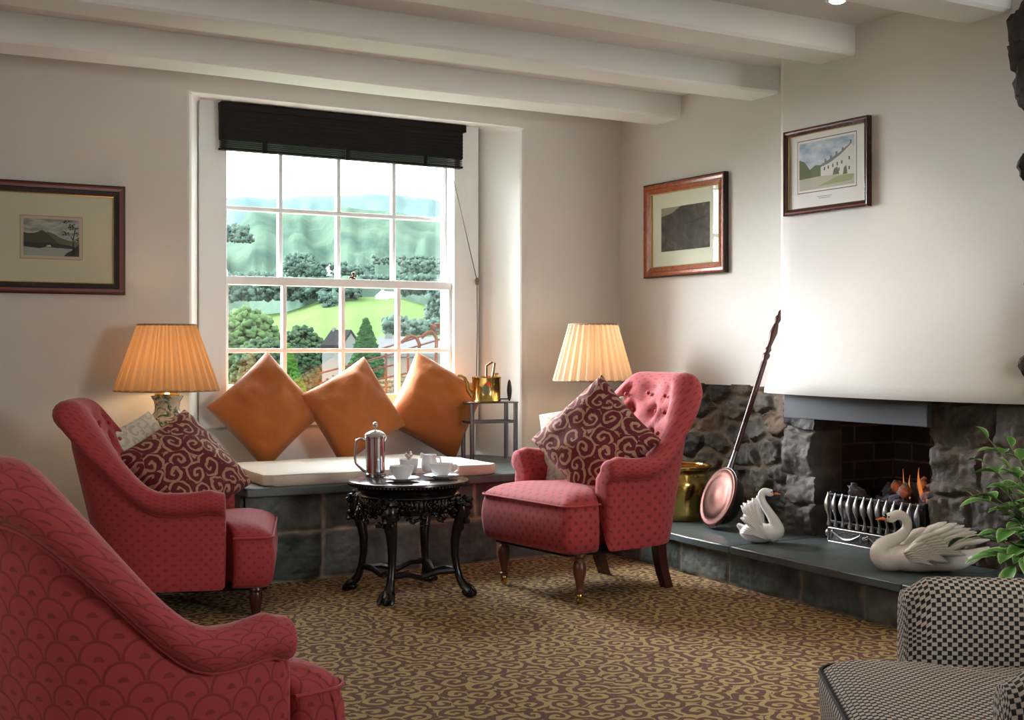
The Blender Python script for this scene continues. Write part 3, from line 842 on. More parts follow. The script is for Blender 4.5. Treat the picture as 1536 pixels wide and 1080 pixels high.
ex, ey = diag(60, 14, -6); pillow('cushion', 'rust orange cushion behind the brass can and its steel stand', 'cushion', MT['rust'], .43, .43, .23, ex, ey, Vector((2.97, 5.90, .69)), 3, 'orange cushions on the window seat', .024)

ex, ey = Vector((math.cos(.0), 0, 0)), Vector((0, 0, 1))
def face_basis(yaw, ang, lean):
    """normal points to yaw (degrees, world); turned in plane by ang; leaning back by lean"""
    y = math.radians(yaw); n = Vector((math.cos(y), math.sin(y), 0)); X = Vector((0, 0, 1)).cross(n)
    l = math.radians(lean); Y = Vector((0, 0, 1)) * math.cos(l) - n * math.sin(l); a = math.radians(ang)
    return X * math.cos(a) + Y * math.sin(a), -X * math.sin(a) + Y * math.cos(a)
ex, ey = face_basis(214, 47, 22); pillow('pillow', 'burgundy scroll-patterned pillow on the armchair by the hearth', 'cushion', MT['damask'], .41, .41, .18, ex, ey, Vector((2.925, 4.345, .612)), 4, wr=.016)
ex, ey = face_basis(212, 14, 22); pillow('pillow', 'pale printed pillow behind the burgundy one, armchair by the hearth', 'cushion', MT['paleprint'], .40, .37, .12, ex, ey, at(876, 668, 5.40), 5)
e1 = RR * .68 - UU * .73; e2 = RR * -.50 - UU * .30 - VV * .79
pillow('pillow', 'burgundy scroll-patterned pillow on the profile armchair beneath the left lamp', 'cushion', MT['damask'], .42, .42, .19, -e1, -e2, Vector((1.42, 5.06, .50)), 6, wr=.016)
e1 = RR * .55 - UU * .80; e2 = RR * -.45 - UU * .2 - VV * .85
pillow('pillow', 'pale printed pillow tucked behind the burgundy one, left lamp side', 'cushion', MT['paleprint'], .36, .36, .10, -e1, -e2, Vector((1.27, 5.12, .535)), 7)

# seat pad
g = G(); P = [(1.76, 5.12), (1.80, 5.075), (2.3, 5.07), (2.84, 5.07), (2.885, 5.11), (2.88, 5.42), (2.72, 5.73), (1.84, 5.73), (1.79, 5.69)]
def ins(P, d):
    c = (2.3, 5.40); return [(c[0] + (x - c[0]) * (1 - d / .5), c[1] + (y - c[1]) * (1 - d / .5)) for x, y in P]
def dens(P, k=6): return [(P[i][0] + (P[(i + 1) % len(P)][0] - P[i][0]) * t / k, P[i][1] + (P[(i + 1) % len(P)][1] - P[i][1]) * t / k) for i in range(len(P)) for t in range(k)]
PD = dens(P)
rg = []
for z, d in ((.411, .006), (.416, 0), (.452, 0), (.457, .004)): rg.append([(x, y, z) for x, y in ins(PD, d)])
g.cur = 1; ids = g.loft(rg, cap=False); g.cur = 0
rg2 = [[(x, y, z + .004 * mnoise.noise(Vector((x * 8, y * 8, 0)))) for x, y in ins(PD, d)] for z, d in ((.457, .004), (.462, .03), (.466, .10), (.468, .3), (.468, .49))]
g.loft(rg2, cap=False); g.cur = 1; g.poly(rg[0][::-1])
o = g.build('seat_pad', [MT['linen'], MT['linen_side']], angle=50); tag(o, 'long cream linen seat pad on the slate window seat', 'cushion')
# ------------------------------------------------------------------ carved black table
T = empty('carved_table', (2.21, 4.63, 0), math.radians(0), 'round carved black lacquer table with claw feet', 'table')
g = G(); g.lathe([(0, .438), (.205, .438), (.222, .442), (.228, .448), (.240, .449), (.244, .453), (.243, .460), (.236, .463), (0, .462)], 72)
g.build('table_top', MT['lacquer_top'], T, angle=50)
g = G()
for k in range(96):
    a = 2 * PI * k / 96; g.sphere((.2415 * math.cos(a), .2415 * math.sin(a), .447), .0058, 6, 5)
g.build('beaded_rim', MT['lacquer'], T)
g = G(); g.lathe([(.17, .438), (.205, .436), (.212, .428), (.205, .420), (.195, .416), (.205, .408), (.207, .402), (.19, .398), (.17, .398)], 64); g.build('neck_moulding', MT['lacquer'], T, angle=50)
# pierced apron: crowded scrolls
rs = random.Random(5); g = G()
for k in range(230):
    a = 2 * PI * k / 230 * 1.0 + rs.uniform(-.02, .02); z = rs.uniform(.315, .395) + .012 * math.cos(4 * (a - PI / 4)); r = .205 + rs.uniform(-.01, .010)
    c = Vector((r * math.cos(a), r * math.sin(a), z)); q = rs.uniform(.008, .015); ph = rs.uniform(0, 6.28)
    if k % 2:
        tn = Vector((-math.sin(a), math.cos(a), 0)); pts = []
        for t in range(9):
            th = ph + t * .62; rad = q * (1.1 - t * .08)
            pts.append(c + tn * rad * math.cos(th) + Vector((0, 0, rad * math.sin(th))) + Vector((math.cos(a), math.sin(a), 0)) * .003 * t / 4)
        g.tube(pts, [.0052] * 8 + [.003], 6)
    else: g.sphere(c, (q * .8, q * .8, q * .7), 8, 6, jit=.4, seed=k)
for k in range(64):
    a = 2 * PI * k / 64; z = .372; g.sphere((.196 * math.cos(a), .196 * math.sin(a), z), (.012, .012, .030), 6, 5)
g.build('apron_carving', MT['lacquer'], T, angle=60)
g = G(); rr = []
for z, r in ((.400, .190), (.36, .188), (.335, .186)): rr.append([(r * math.cos(2 * PI * k / 48), r * math.sin(2 * PI * k / 48), z) for k in range(48)])
g.loft(rr); g.build('apron', MT['lacquer'], T)
for q in range(4):
    a = PI / 4 + q * PI / 2; d = Vector((math.cos(a), math.sin(a), 0)); sd = Vector((-d.y, d.x, 0))
    pr = [(.205, .400, .030), (.222, .375, .034), (.228, .345, .034), (.222, .31, .030), (.205, .27, .024), (.196, .22, .020), (.196, .16, .017), (.204, .11, .016), (.216, .07, .018), (.232, .045, .024), (.245, .03, .028)]
    g = G(); rings = []
    for r, z, h in pr: rings.append([d * (r + h * .9 * math.cos(b)) + sd * (h * math.sin(b)) + Vector((0, 0, z)) for b in [2 * PI * k / 12 for k in range(12)]])
    g.loft(rings)
    lg = g.build('leg', MT['lacquer'], T)
    g = G()
    for k in (-1, 0, 1):
        base = d * .236 + sd * (.015 * k) + Vector((0, 0, .040)); tip = d * (.276 - .006 * abs(k)) + sd * (.026 * k)
        g.tube([base, (base + tip) / 2 + Vector((0, 0, .012)), tip + Vector((0, 0, .012)), tip + d * .008 + Vector((0, 0, .004))], [.013, .0125, .011, .004], 8)
    g.sphere(d * .250 + Vector((0, 0, .017)), (.026, .026, .017), 12, 8)
    g.build('claw_foot', MT['lacquer'], lg)
    g = G(); rs2 = random.Random(q)
    for k in range(34):
        z = rs2.uniform(.30, .40); g.sphere(d * (.236 + rs2.uniform(-.008, .018)) + sd * rs2.uniform(-.038, .038) + Vector((0, 0, z)), rs2.uniform(.007, .014), 7, 5, jit=.4, seed=k)
    g.sphere(d * .222 + Vector((0, 0, .275)), (.012, .012, .018), 8, 6)
    g.build('knee_carving', MT['lacquer'], lg)
g = G()
for q in range(4):
    a = PI / 4 + q * PI / 2; b = a + PI / 2
    p0 = Vector((.20 * math.cos(a), .20 * math.sin(a), .10)); p1 = Vector((.20 * math.cos(b), .20 * math.sin(b), .10)); m = (p0 + p1) / 2
    g.tube([p0, p0.lerp(m, .5) * .93 + Vector((0, 0, .007)), m * .80, p1.lerp(m, .5) * .93 + Vector((0, 0, .007)), p1], .011, 8, flat=1.2)
g.build('stretcher', MT['lacquer'], T)

TC = Vector((2.21, 4.63, .463))
def on_table(px, py):   # a point of the table top from the photograph
    return at(px, py, (EYE - .463) * FPX / (py - 520))
# cafetiere
c = on_table(563, 716)
cf = empty('cafetiere', (c.x, c.y, .464), math.radians(150), 'tall stainless steel cafetiere with ball knob on the black table', 'coffee pot')
g = G(); g.lathe([(.0, .0), (.042, .0), (.043, .004), (.043, .016), (.040, .018), (.040, .160), (.043, .162), (.043, .168), (.040, .168)], 40); g.build('body', MT['chrome'], cf, angle=40)
g = G(); g.lathe([(.044, .167), (.046, .169), (.045, .174), (.036, .182), (.020, .190), (.006, .193), (.004, .194), (.004, .206), (.0, .207)], 40); ld = g.build('lid', MT['chrome'], cf, angle=40)
g = G(); g.sphere((0, 0, .215), .0115, 18, 12); g.build('knob', MT['chrome'], ld)
g = G(); g.tube([(-.0, .040, .150), (-.0, .060, .158), (0, .078, .152), (0, .080, .13), (0, .084, .075), (0, .078, .055), (0, .055, .032), (0, .040, .022)], .0055, 10, flat=1.0)
g.build('handle', MT['chrome'], cf); cf.rotation_euler.z = math.atan2(-RR.x, RR.y) if False else math.atan2(RR.y, RR.x) + PI / 2
# spout lip
g = G(); g.tube([(0, -.036, .150), (0, -.046, .166)], [.010, .004], 8); g.build('spout', MT['chrome'], cf)

def cup(px, py, label, hang):
    c = on_table(px, py)
    r = empty('teacup', (c.x, c.y, .469), hang, label, 'cup'); r.scale = (1.12, 1.12, 1.05)
    g = G(); g.lathe([(.0, .003), (.018, .002), (.020, .0), (.021, .004), (.030, .015), (.038, .030), (.042, .048), (.0435, .054), (.0415, .054), (.039, .046), (.034, .028), (.024, .012), (.0, .009)], 36)
    g.build('bowl', MT['china'], r, angle=60)
    g = G(); g.tube([(.040, 0, .046), (.052, 0, .050), (.062, 0, .042), (.061, 0, .028), (.050, 0, .018), (.034, 0, .018)], .0038, 8); g.build('handle', MT['china'], r)
    g = G(); g.lathe([(0, .044), (.038, .044), (.038, .0445), (0, .0445)], 24); g.build('tea', simple('tea', (.12, .04, .01), .1), r)
    return c
def saucer(c, label):
    g = G(); g.lathe([(.0, .0), (.030, .0), (.032, .001), (.052, .006), (.068, .012), (.072, .015), (.070, .016), (.052, .0085), (.034, .004), (.0, .004)], 44)
    o = g.build('saucer', MT['china'], angle=60); o.location = (c.x, c.y, .464); tag(o, label, 'saucer')
    return o
ra = math.atan2(RR.y, RR.x)
c1 = cup(603, 722, 'white china cup on its saucer beside the cafetiere', ra + 2.4); saucer(c1, 'white china saucer beside the cafetiere')
c2 = cup(662, 718, 'white china cup with its ear handle turned right', ra - .1); saucer(c2, 'white china saucer under the right cup of the table')
def spoon(c, ang, off, label):
    g = G(); g.sphere((.0, 0, .002), (.012, .008, .0025), 12, 6); g.tube([(.010, 0, .003), (.04, 0, .005), (.085, 0, .003)], [.0018, .0015, .0026], 8)
    o = g.build('teaspoon', MT['chrome']); o.location = (c.x + off[0], c.y + off[1], .4775); o.rotation_euler = (0, 0, ang); tag(o, label, 'spoon')
d = Vector((-RR.x * .045 - VV.x * .025, -RR.y * .045 - VV.y * .025)); spoon(c1, ra + 2.0, (d.x, d.y), 'steel teaspoon on the saucer beside the cafetiere')
d = Vector((RR.x * .0 - VV.x * .055, RR.y * .0 - VV.y * .055)); spoon(c2, ra + .15, (d.x - .03, d.y), 'steel teaspoon on the saucer of the right-hand cup')
# sugar bowl with packets
c = on_table(612, 712); c += VV * .035
sb = empty('sugar_bowl', (c.x, c.y, .464), 0, 'white china bowl of paper sugar packets', 'bowl')
g = G(); g.lathe([(.0, .0), (.026, .0), (.032, .010), (.038, .035), (.040, .062), (.038, .062), (.034, .035), (.0, .012)], 32); g.build('bowl', MT['china'], sb, angle=60)
for k, (dx, dy, rz, ti, colr) in enumerate([(-.020, .004, .3, .7, (.32, .20, .18)), (-.008, -.008, 1.2, .45, (.50, .34, .30)), (.014, .004, -.4, -.5, (.42, .33, .25)), (.020, -.006, .8, -.7, (.36, .28, .20)), (.002, .012, .1, .1, (.7, .62, .58))]):
    g = G(); g.box(-.004, .004, -.011, .011, 0, .055); o = g.build('sugar_packet', simple('paper_packet', colr, .7), bevel=.003)
    o.location = (c.x + RR.x * dx + VV.x * dy, c.y + RR.y * dx + VV.y * dy, .502); o.rotation_euler = (ti * math.sin(rz) * .7, ti, ra)
    tag(o, ('leftmost brownish paper sugar packet in the white bowl', 'pinkish paper sugar packet, second in the white bowl', 'tan paper sugar packet right of the middle of the bowl', 'rightmost tan paper sugar packet in the white bowl', 'pale paper sugar packet at the back of the bowl')[k], 'sugar packet', 'sugar packets in the bowl')
# milk jug
c = on_table(643, 709); c += VV * .03
mj = empty('milk_jug', (c.x, c.y, .464), ra, 'white china milk jug behind the cups', 'jug')
g = G(); g.lathe([(.0, .0), (.024, .0), (.028, .006), (.034, .025), (.033, .045), (.029, .062), (.031, .074), (.029, .074), (.027, .062), (.030, .04), (.0, .012)], 32); g.build('body', MT['china'], mj, angle=60)
g = G(); g.tube([(-.026, 0, .064), (-.036, 0, .080)], [.014, .005], 10); g.build('lip', MT['china'], mj)
g = G(); g.tube([(.029, 0, .064), (.046, 0, .062), (.050, 0, .045), (.042, 0, .026), (.033, 0, .022)], .0036, 8); g.build('handle', MT['china'], mj)

# ------------------------------------------------------------------ steel stand and brass can
st = empty('kettle_stand', (3.19, 5.715, .41), math.radians(-8), 'small wrought steel stand on the right end of the window seat', 'stand')
g = G(); g.box(-.135, .135, -.075, .075, .298, .305); g.build('stand_top', MT['pewter'], st, bevel=.003)
for sx in (-1, 1):
    for sy in (-1, 1):
        g = G(); g.box(sx * .125 - .006, sx * .125 + .006, sy * .066 - .006, sy * .066 + .006, 0, .30)
        g.tube([(sx * .112, sy * .066, 0), (sx * .112, sy * .066, .30)], .004, 8)
        g.build('leg', MT['pewter'], st, bevel=.001)
g = G()
for sy in (-1, 1): g.box(-.125, .125, sy * .066 - .004, sy * .066 + .004, .195, .207)
for sx in (-1, 1): g.box(sx * .125 - .004, sx * .125 + .004, -.066, .066, .195, .207)
g.build('rail', MT['pewter'], st, smooth=False)
kx = at(724, 600, 6.5)
kt = empty('brass_can', (3.165, 5.70, .7152), math.radians(-30), 'brass hot-water can with curved spout on the steel stand', 'can')
g = G(); g.lathe([(0, 0), (.076, 0), (.078, .004), (.074, .010), (.074, .118), (.077, .122), (.077, .128), (.070, .132), (.0, .134)], 44); g.build('body', MT['brass'], kt, angle=40)
g = G(); g.tube([(-.070, 0, .030), (-.094, 0, .060), (-.100, 0, .095), (-.112, 0, .122), (-.134, 0, .134), (-.148, 0, .134)], [.016, .013, .010, .008, .007, .007], 12); g.build('spout', MT['brass'], kt)
g = G(); g.tube([(.0, -.01, .132), (.0, -.01, .185), (.028, -.01, .205), (.042, -.01, .200), (.032, -.01, .132)], .006, 8); g.build('lid_handle', simple('dark_bronze', (.20, .12, .04), .35, .9), kt)
g = G(); g.lathe([(.005, .13), (.005, .142), (.009, .146), (.0, .150)], 10, (.050, -.025, 0)); g.lathe([(.005, .13), (.005, .142), (.009, .146), (.0, .150)], 10, (.056, -.01, 0)); g.build('hinge_knob', MT['brass'], kt)
g = G(); g.tube([(.070, 0, .014), (.118, 0, .014)], .0035, 8); g.lathe([(.003, .0), (.008, .012), (.012, .04), (.013, .055), (.012, .07), (.008, .098), (.003, .11)], 14, (.118, 0, .004)); g.build('side_grip', simple('ebony_grip', (.02, .018, .018), .3), kt)
g = G(); g.sphere((0, -.0745, .062), (.022, .003, .026), 14, 10); g.build('badge', simple('greenish_badge', (.24, .27, .16), .3, .8), kt)

# ------------------------------------------------------------------ table lamps
MT['band'] = simple('shade_band', (.30, .22, .13), .8)
def pleated_shade(r0, r1, h, mat, parent, n=27):
    g = G(); seg = n * 4; rings = []
    for z, r in ((0, r0), (h * .33, r0 + (r1 - r0) * .33), (h * .66, r0 + (r1 - r0) * .66), (h, r1)):
        rings.append([((r + (.0085 if k % 4 in (0, 1) else -.0085) * (r / r0)) * math.cos(2 * PI * k / seg), (r + (.0085 if k % 4 in (0, 1) else -.0085) * (r / r0)) * math.sin(2 * PI * k / seg), z) for k in range(seg)])
    g.loft(rings, cap=False); s = g.build('shade', mat, parent, smooth=False)
    for z, r in ((0, r0), (h, r1)):
        g = G(); g.tube([((r + .002) * math.cos(2 * PI * k / 64), (r + .002) * math.sin(2 * PI * k / 64), z) for k in range(64)], .0045, 6, closed=True)
        g.build('trim_band', MT['band'], s)
    return s
def lamp(loc, label, rb, rt, smat, basefn, z_sh, pw, col):
    r = empty('table_lamp', loc, 0, label, 'lamp')
    basefn(r)
    s = pleated_shade(rb, rt, .285, smat, r)
    s.location.z = z_sh
    g = G(); g.sphere((0, 0, z_sh + .10), (.028, .028, .036), 14, 10); g.tube([(0, 0, z_sh - .02), (0, 0, z_sh + .07)], .012, 8)
    m = N('lit_lamp_bulb'); m.out((1, .8, .5), .4, 0, Emission_Color=(1, .68, .36, 1), Emission_Strength=30.0); g.build('bulb', m.mat, r)
    l = bpy.data.lights.new('bulb_light', 'POINT'); l.energy = pw; l.color = col; l.shadow_soft_size = .04
    o = bpy.data.objects.new('bulb_light', l); COL.objects.link(o); o.location = (0, 0, z_sh + .15); o.parent = r
    return r
def ginger(r):
    m = N('painted_porcelain'); v = m.coord('Object', 1.0)
    n1 = m.noise(v, 22, 5, .7, dist=1.0); n2 = m.noise(v, 9, 3)
    c = m.ramp(n1, [(.40, (.03, .07, .05)), (.47, (.16, .24, .17)), (.54, (.62, .62, .52)), (.72, (.50, .38, .22))], 'LINEAR')
    c = m.mix(m.ramp(n2, [(.45, (0, 0, 0)), (.6, (1, 1, 1))]), c, (.20, .22, .10)) if False else c
    mt = m.out(c, .2)
    g = G(); g.lathe([(0, 0), (.07, 0), (.072, .012), (.065, .018), (.07, .03), (.105, .09), (.122, .15), (.120, .20), (.10, .25), (.072, .285), (.055, .305), (.052, .325), (.056, .35), (.068, .370), (.070, .376), (.04, .378), (.0, .38)], 40)
    g.build('vase_base', mt, r, angle=50)
    g = G(); g.lathe([(.052, .378), (.055, .384), (.03, .392), (.012, .40)], 24); g.build('cap', MT['brass'], r)
lampL = lamp((1.465, 5.515, .41), 'lit table lamp with tan pleated shade on a painted porcelain vase, left of the window', .220, .122, MT['shade_l'], ginger, .400, 1.15, (1, .62, .32))
def dark_urn(r):
    g = G(); g.lathe([(0, 0), (.06, 0), (.062, .014), (.03, .024), (.022, .04), (.03, .07), (.062, .13), (.075, .19), (.07, .24), (.045, .275), (.024, .29), (.022, .31), (.034, .325), (.034, .335), (.015, .345), (.012, .42)], 36)
    g.build('urn_base', MT['iron'], r, angle=50)
    for s in (-1, 1):
        g = G(); g.tube([(s * .06, 0, .25), (s * .085, 0, .29), (s * .075, 0, .325), (s * .05, 0, .32), (s * .035, 0, .30)], .007, 8); g.build('handle', MT['iron'], r)
lampR = lamp((3.60, 5.36, .41), 'lit table lamp with cream pleated shade in the corner behind the armchair', .200, .122, MT['shade_r'], dark_urn, .418, 1.0, (1, .68, .42))
# low table that carries the left lamp, hidden for the most part
lt = empty('lamp_table', (1.465, 5.52, 0), 0, 'small dark lamp table behind the profile armchair', 'side table')
g = G(); g.lathe([(0, .385), (.15, .385), (.158, .393), (.156, .409), (0, .409)], 36); g.build('table_top', MT['mahog'], lt)
g = G(); g.lathe([(.02, .385), (.03, .33), (.018, .25), (.03, .12), (.035, .06), (.06, .03), (.10, .012), (.10, 0), (0, 0)], 24); g.build('pedestal', MT['mahog'], lt)

# ------------------------------------------------------------------ framed pictures
def picture(label, P0, ud, nd, W, H, fw, fmats, mat_border, mat_col, art, depth=.022, inner=None, glass=True):
    """P0 lower left corner on the wall; ud along the wall; nd out of the wall"""
    ud = Vector(ud); nd = Vector(nd); M = Matrix.Identity(4)
    for k in range(3): M[k][0] = ud[k]; M[k][1] = (0, 0, 1)[k]; M[k][2] = nd[k]; M[k][3] = Vector(P0)[k]
    r = bpy.data.objects.new('framed_picture', None); COL.objects.link(r); r.matrix_world = M; tag(r, label, 'picture')
    prof = [(0, 0, 0), (0, depth, 0), (fw * .12, depth + .003, 0), (fw * .26, depth - .001, 1), (fw * .48, depth - .002, 1), (fw * .54, depth + .001, 2), (fw * .93, depth - .006, 2), (fw, depth - .009, 3), (fw, .004, 3)]
    g = G(); rings = []
    for q in range(4):
        cx, cy = ((0, 0), (W, 0), (W, H), (0, H))[q]; sx, sy = ((1, 1), (-1, 1), (-1, -1), (1, -1))[q]
        rings.append([(cx + sx * a, cy + sy * a, b) for a, b, _ in prof])
    ids = [[g.vert(p) for p in rg] for rg in rings]
    for q in range(4):
        for k in range(len(prof) - 1):
            g.cur = prof[k + 1][2]; g.face([ids[q][k], ids[(q + 1) % 4][k], ids[(q + 1) % 4][k + 1], ids[q][k + 1]])
    g.build('frame', fmats, r, smooth=False)
    g = G(); g.box(fw * .9, W - fw * .9, fw * .9, H - fw * .9, .003, .007); g.build('mount', mat_col, r, smooth=False)
    art(r, W, H)
    if glass:
        g = G(); g.poly([(fw, fw, .0125), (W - fw, fw, .0125), (W - fw, H - fw, .0125), (fw, H - fw, .0125)]); g.build('glass', MT['picglass'], r, smooth=False)
    return r
def flat(g, pts, z, m): g.cur = m; g.poly([(x, y, z) for x, y in pts])
pal = lambda n, c, r=.8: simple(n, c, r)
cream = simple('cream_mount', (.56, .55, .40), .9); white_m = simple('white_mount', (.74, .72, .68), .9); ivory = simple('ivory_mount', (.70, .72, .58), .9)
gold = simple('gilt_slip', (.52, .36, .12), .4, .6)
def art_lake(r, W, H):
    x0, x1, y0, y1 = .195, .195 + .232, .165, .165 + .160
    mats = [pal('print_border_line', (.33, .24, .15)), pal('print_paper', (.50, .42, .33)), None, pal('print_water', (.30, .34, .30)), pal('print_far_hill', (.105, .115, .07)),
            pal('print_near_hill', (.055, .055, .035)), pal('print_tree', (.022, .026, .026)), pal('print_house', (.5, .48, .4)), pal('print_meadow', (.12, .14, .055))]
    m = N('print_cloudy_sky'); n = m.noise(m.coord('Object', (6, 16, 1)), 2.2, 4); mats[2] = m.out(m.ramp(n, [(.35, (.15, .165, .155)), (.6, (.42, .44, .38))]), .8)
    g = G(); e = .015
    flat(g, [(x0 - e, y0 - e), (x1 + e, y0 - e), (x1 + e, y1 + e), (x0 - e, y1 + e)], .0075, 0)
    flat(g, [(x0 - e + .003, y0 - e + .003), (x1 + e - .003, y0 - e + .003), (x1 + e - .003, y1 + e - .003), (x0 - e + .003, y1 + e - .003)], .0078, 1)
    flat(g, [(x0, y0 + .02), (x1, y0 + .02), (x1, y1), (x0, y1)], .0080, 2)
    flat(g, [(x0, y0), (x1, y0), (x1, y0 + .042), (x0, y0 + .042)], .0082, 3)
    q = lambda P: [(x0 + a * (x1 - x0), y0 + b * (y1 - y0)) for a, b in P]
    flat(g, q([(.35, .25), (1, .25), (1, .38), (.8, .44), (.66, .50), (.55, .60), (.42, .66)]), .0083, 4)
    flat(g, q([(.6, .22), (1, .22), (1, .36), (.82, .38), (.68, .36)]), .00835, 8)
    flat(g, q([(0, .28), (.70, .25), (.55, .45), (.42, .62), (.33, .70), (.22, .62), (.1, .60), (0, .62)]), .0084, 5)
    flat(g, q([(0, .24), (.28, .20), (.4, .24), (.95, .20), (1, .24), (.75, .32), (.45, .36), (.18, .34), (0, .40)]), .0086, 6)
    flat(g, q([(.40, .25), (.50, .25), (.48, .30), (.42, .29)]), .0088, 7)
    flat(g, q([(.72, .0), (1, .0), (1, .34), (.94, .26), (.86, .16), (.78, .10)]), .0088, 6)
    flat(g, q([(.87, .1), (.91, .1), (.90, .45), (.94, .78), (.92, .78), (.885, .50)]), .0088, 6)
    flat(g, q([(.90, .48), (.82, .58), (.77, .60), (.83, .56), (.88, .45)]), .0088, 6)
    rs = random.Random(3)
    for k in range(60):
        a, b = rs.choice([(.93, .80), (.80, .93), (.72, .94), (.88, .86), (.96, .62), (.98, .45), (.78, .62), (.73, .66), (.99, .3), (.85, .78)]); a += rs.gauss(0, .025); b += rs.gauss(0, .03); s = rs.uniform(.012, .03)
        a = min(a, .985); b = min(b, .97)
        flat(g, q([(a + s * .9 * math.cos(t) * rs.uniform(.5, 1) if a + s < 1 else min(1, a + s * math.cos(t)), min(1, b + s * math.sin(t) * rs.uniform(.5, 1))) for t in [k2 * 1.05 for k2 in range(6)]]), .0088 + k * 5e-6, 6)
    g.build('print', mats, r, smooth=False)
fr1 = [simple('frame_dark_edge', (.030, .016, .014), .35), simple('frame_red_band', (.15, .032, .024), .35), simple('frame_beaded_band', (.020, .010, .012), .4, bump=1, bscale=110, bdist=.006), gold]
picture('landscape lake print in a wide red and black frame, left of the window', (.716, WY - .001, 1.231), (1, 0, 0), (0, -1, 0), .624, .486, .052, fr1, 0, cream, art_lake)
def art_grove(r, W, H):
    x0, x1, y0, y1 = .135, W - .135, .135, H - .135
    m = N('print_shadowy_grove'); v = m.coord('Object'); n = m.noise(v, 14, 6, .7, dist=.6); n2 = m.noise(v, 4, 2)
    c = m.ramp(m.math('ADD', m.math('MULTIPLY', n, .6), m.math('MULTIPLY', n2, .4)), [(.36, (.028, .024, .020)), (.52, (.075, .065, .052)), (.68, (.24, .20, .15))])
    mats = [pal('grove_edge', (.60, .58, .46)), m.out(c, .8), pal('grove_dark', (.035, .030, .026)), pal('grove_barn', (.20, .16, .12)), pal('grove_pale', (.30, .28, .20))]
    g = G(); flat(g, [(x0, y0), (x1, y0), (x1, y1), (x0, y1)], .0078, 1)
    q = lambda P: [(x0 + a * (x1 - x0), y0 + b * (y1 - y0)) for a, b in P]
    flat(g, q([(0, .80), (.22, .86), (.42, 1), (0, 1)]), .0080, 4)
    flat(g, q([(.50, .60), (.90, .70), (.92, .66), (.52, .57)]), .0080, 2)
    g.build('print', mats, r, smooth=False)
fr2 = [simple('frame_black_side', (.02, .012, .01), .4), MT['burr'], MT['burr'], gold]
picture('dark grove print in a wide burr-wood frame by the corner', (RX - .001, 5.514, 1.367), (0, -1, 0), (-1, 0, 0), .674, .500, .058, fr2, 0, ivory, art_grove, depth=.026)
def art_terrace(r, W, H):
    x0, x1, y0, y1 = .085, W - .085, .100, H - .062
    m = N('print_washed_sky'); n = m.noise(m.coord('Object', (5, 9, 1)), 2.5, 4); sky = m.out(m.ramp(n, [(.35, (.28, .38, .50)), (.65, (.60, .64, .66))]), .8)
    mats = [pal('terrace_line', (.16, .08, .05)), white_m, sky, pal('terrace_grass', (.30, .34, .16)), pal('terrace_road', (.46, .43, .34)), pal('terrace_wall', (.66, .64, .58)), pal('terrace_roof', (.20, .20, .20)),
            pal('terrace_tree', (.12, .15, .06)), pal('terrace_dark', (.09, .08, .07))]
    g = G(); e = .012
    flat(g, [(x0 - e, y0 - e), (x1 + e, y0 - e), (x1 + e, y1 + e), (x0 - e, y1 + e)], .0074, 0); e = .0085
    flat(g, [(x0 - e, y0 - e), (x1 + e, y0 - e), (x1 + e, y1 + e), (x0 - e, y1 + e)], .0076, 1)
    flat(g, [(x0, y0), (x1, y0), (x1, y1), (x0, y1)], .0078, 2)
    q = lambda P: [(x0 + a * (x1 - x0), y0 + b * (y1 - y0)) for a, b in P]
    flat(g, q([(0, 0), (1, 0), (1, .24), (.5, .26), (0, .30)]), .0080, 4)
    flat(g, q([(.35, .05), (.95, .08), (1, .22), (.7, .20)]), .0081, 3)
    flat(g, q([(0, .24), (0, .66), (.10, .60), (.20, .42), (.30, .50), (.42, .48), (.45, .26)]), .0082, 7)
    flat(g, q([(.40, .26), (1, .20), (1, .74), (.93, .82), (.82, .68), (.74, .66), (.66, .58), (.56, .54), (.40, .46)]), .0084, 5)
    flat(g, q([(.40, .44), (.56, .50), (.74, .62), (.93, .80), (.94, .84), (.74, .68), (.56, .58), (.41, .50)]), .0086, 6)
    for a, b in ((.47, .55), (.57, .60), (.67, .66), (.78, .72), (.92, .85)): flat(g, q([(a, b - .04), (a + .035, b - .03), (a + .035, b + .05), (a, b + .05)]), .0087, 6)
    for a, b in ((.46, .36), (.53, .38), (.61, .40), (.69, .42), (.77, .44), (.90, .5), (.90, .30), (.72, .3)): flat(g, q([(a, b), (a + .022, b), (a + .022, b + .07), (a, b + .07)]), .0087, 8)
    flat(g, q([(.62, .24), (.74, .24), (.70, .40), (.64, .36)]), .0088, 7); flat(g, q([(.80, .22), (.88, .22), (.86, .40), (.82, .36)]), .0088, 7)
    # two short lines of caption, too small to read
    for b in (-.17, -.205): flat(g, q([(.33 - (b < -.18) * -.03, b), (.60 - (b < -.18) * .03, b), (.60 - (b < -.18) * .03, b + .012), (.33 - (b < -.18) * -.03, b + .012)]), .0076, 6)
    g.build('print', mats, r, smooth=False)
fr3 = [MT['darkframe'], MT['redwood'], MT['darkframe'], gold]
picture('white terrace watercolour in a narrow dark frame on the chimney breast', (3.777, 4.118, 1.563), (0, -1, 0), (-1, 0, 0), .489, .363, .027, fr3, 0, white_m, art_terrace)

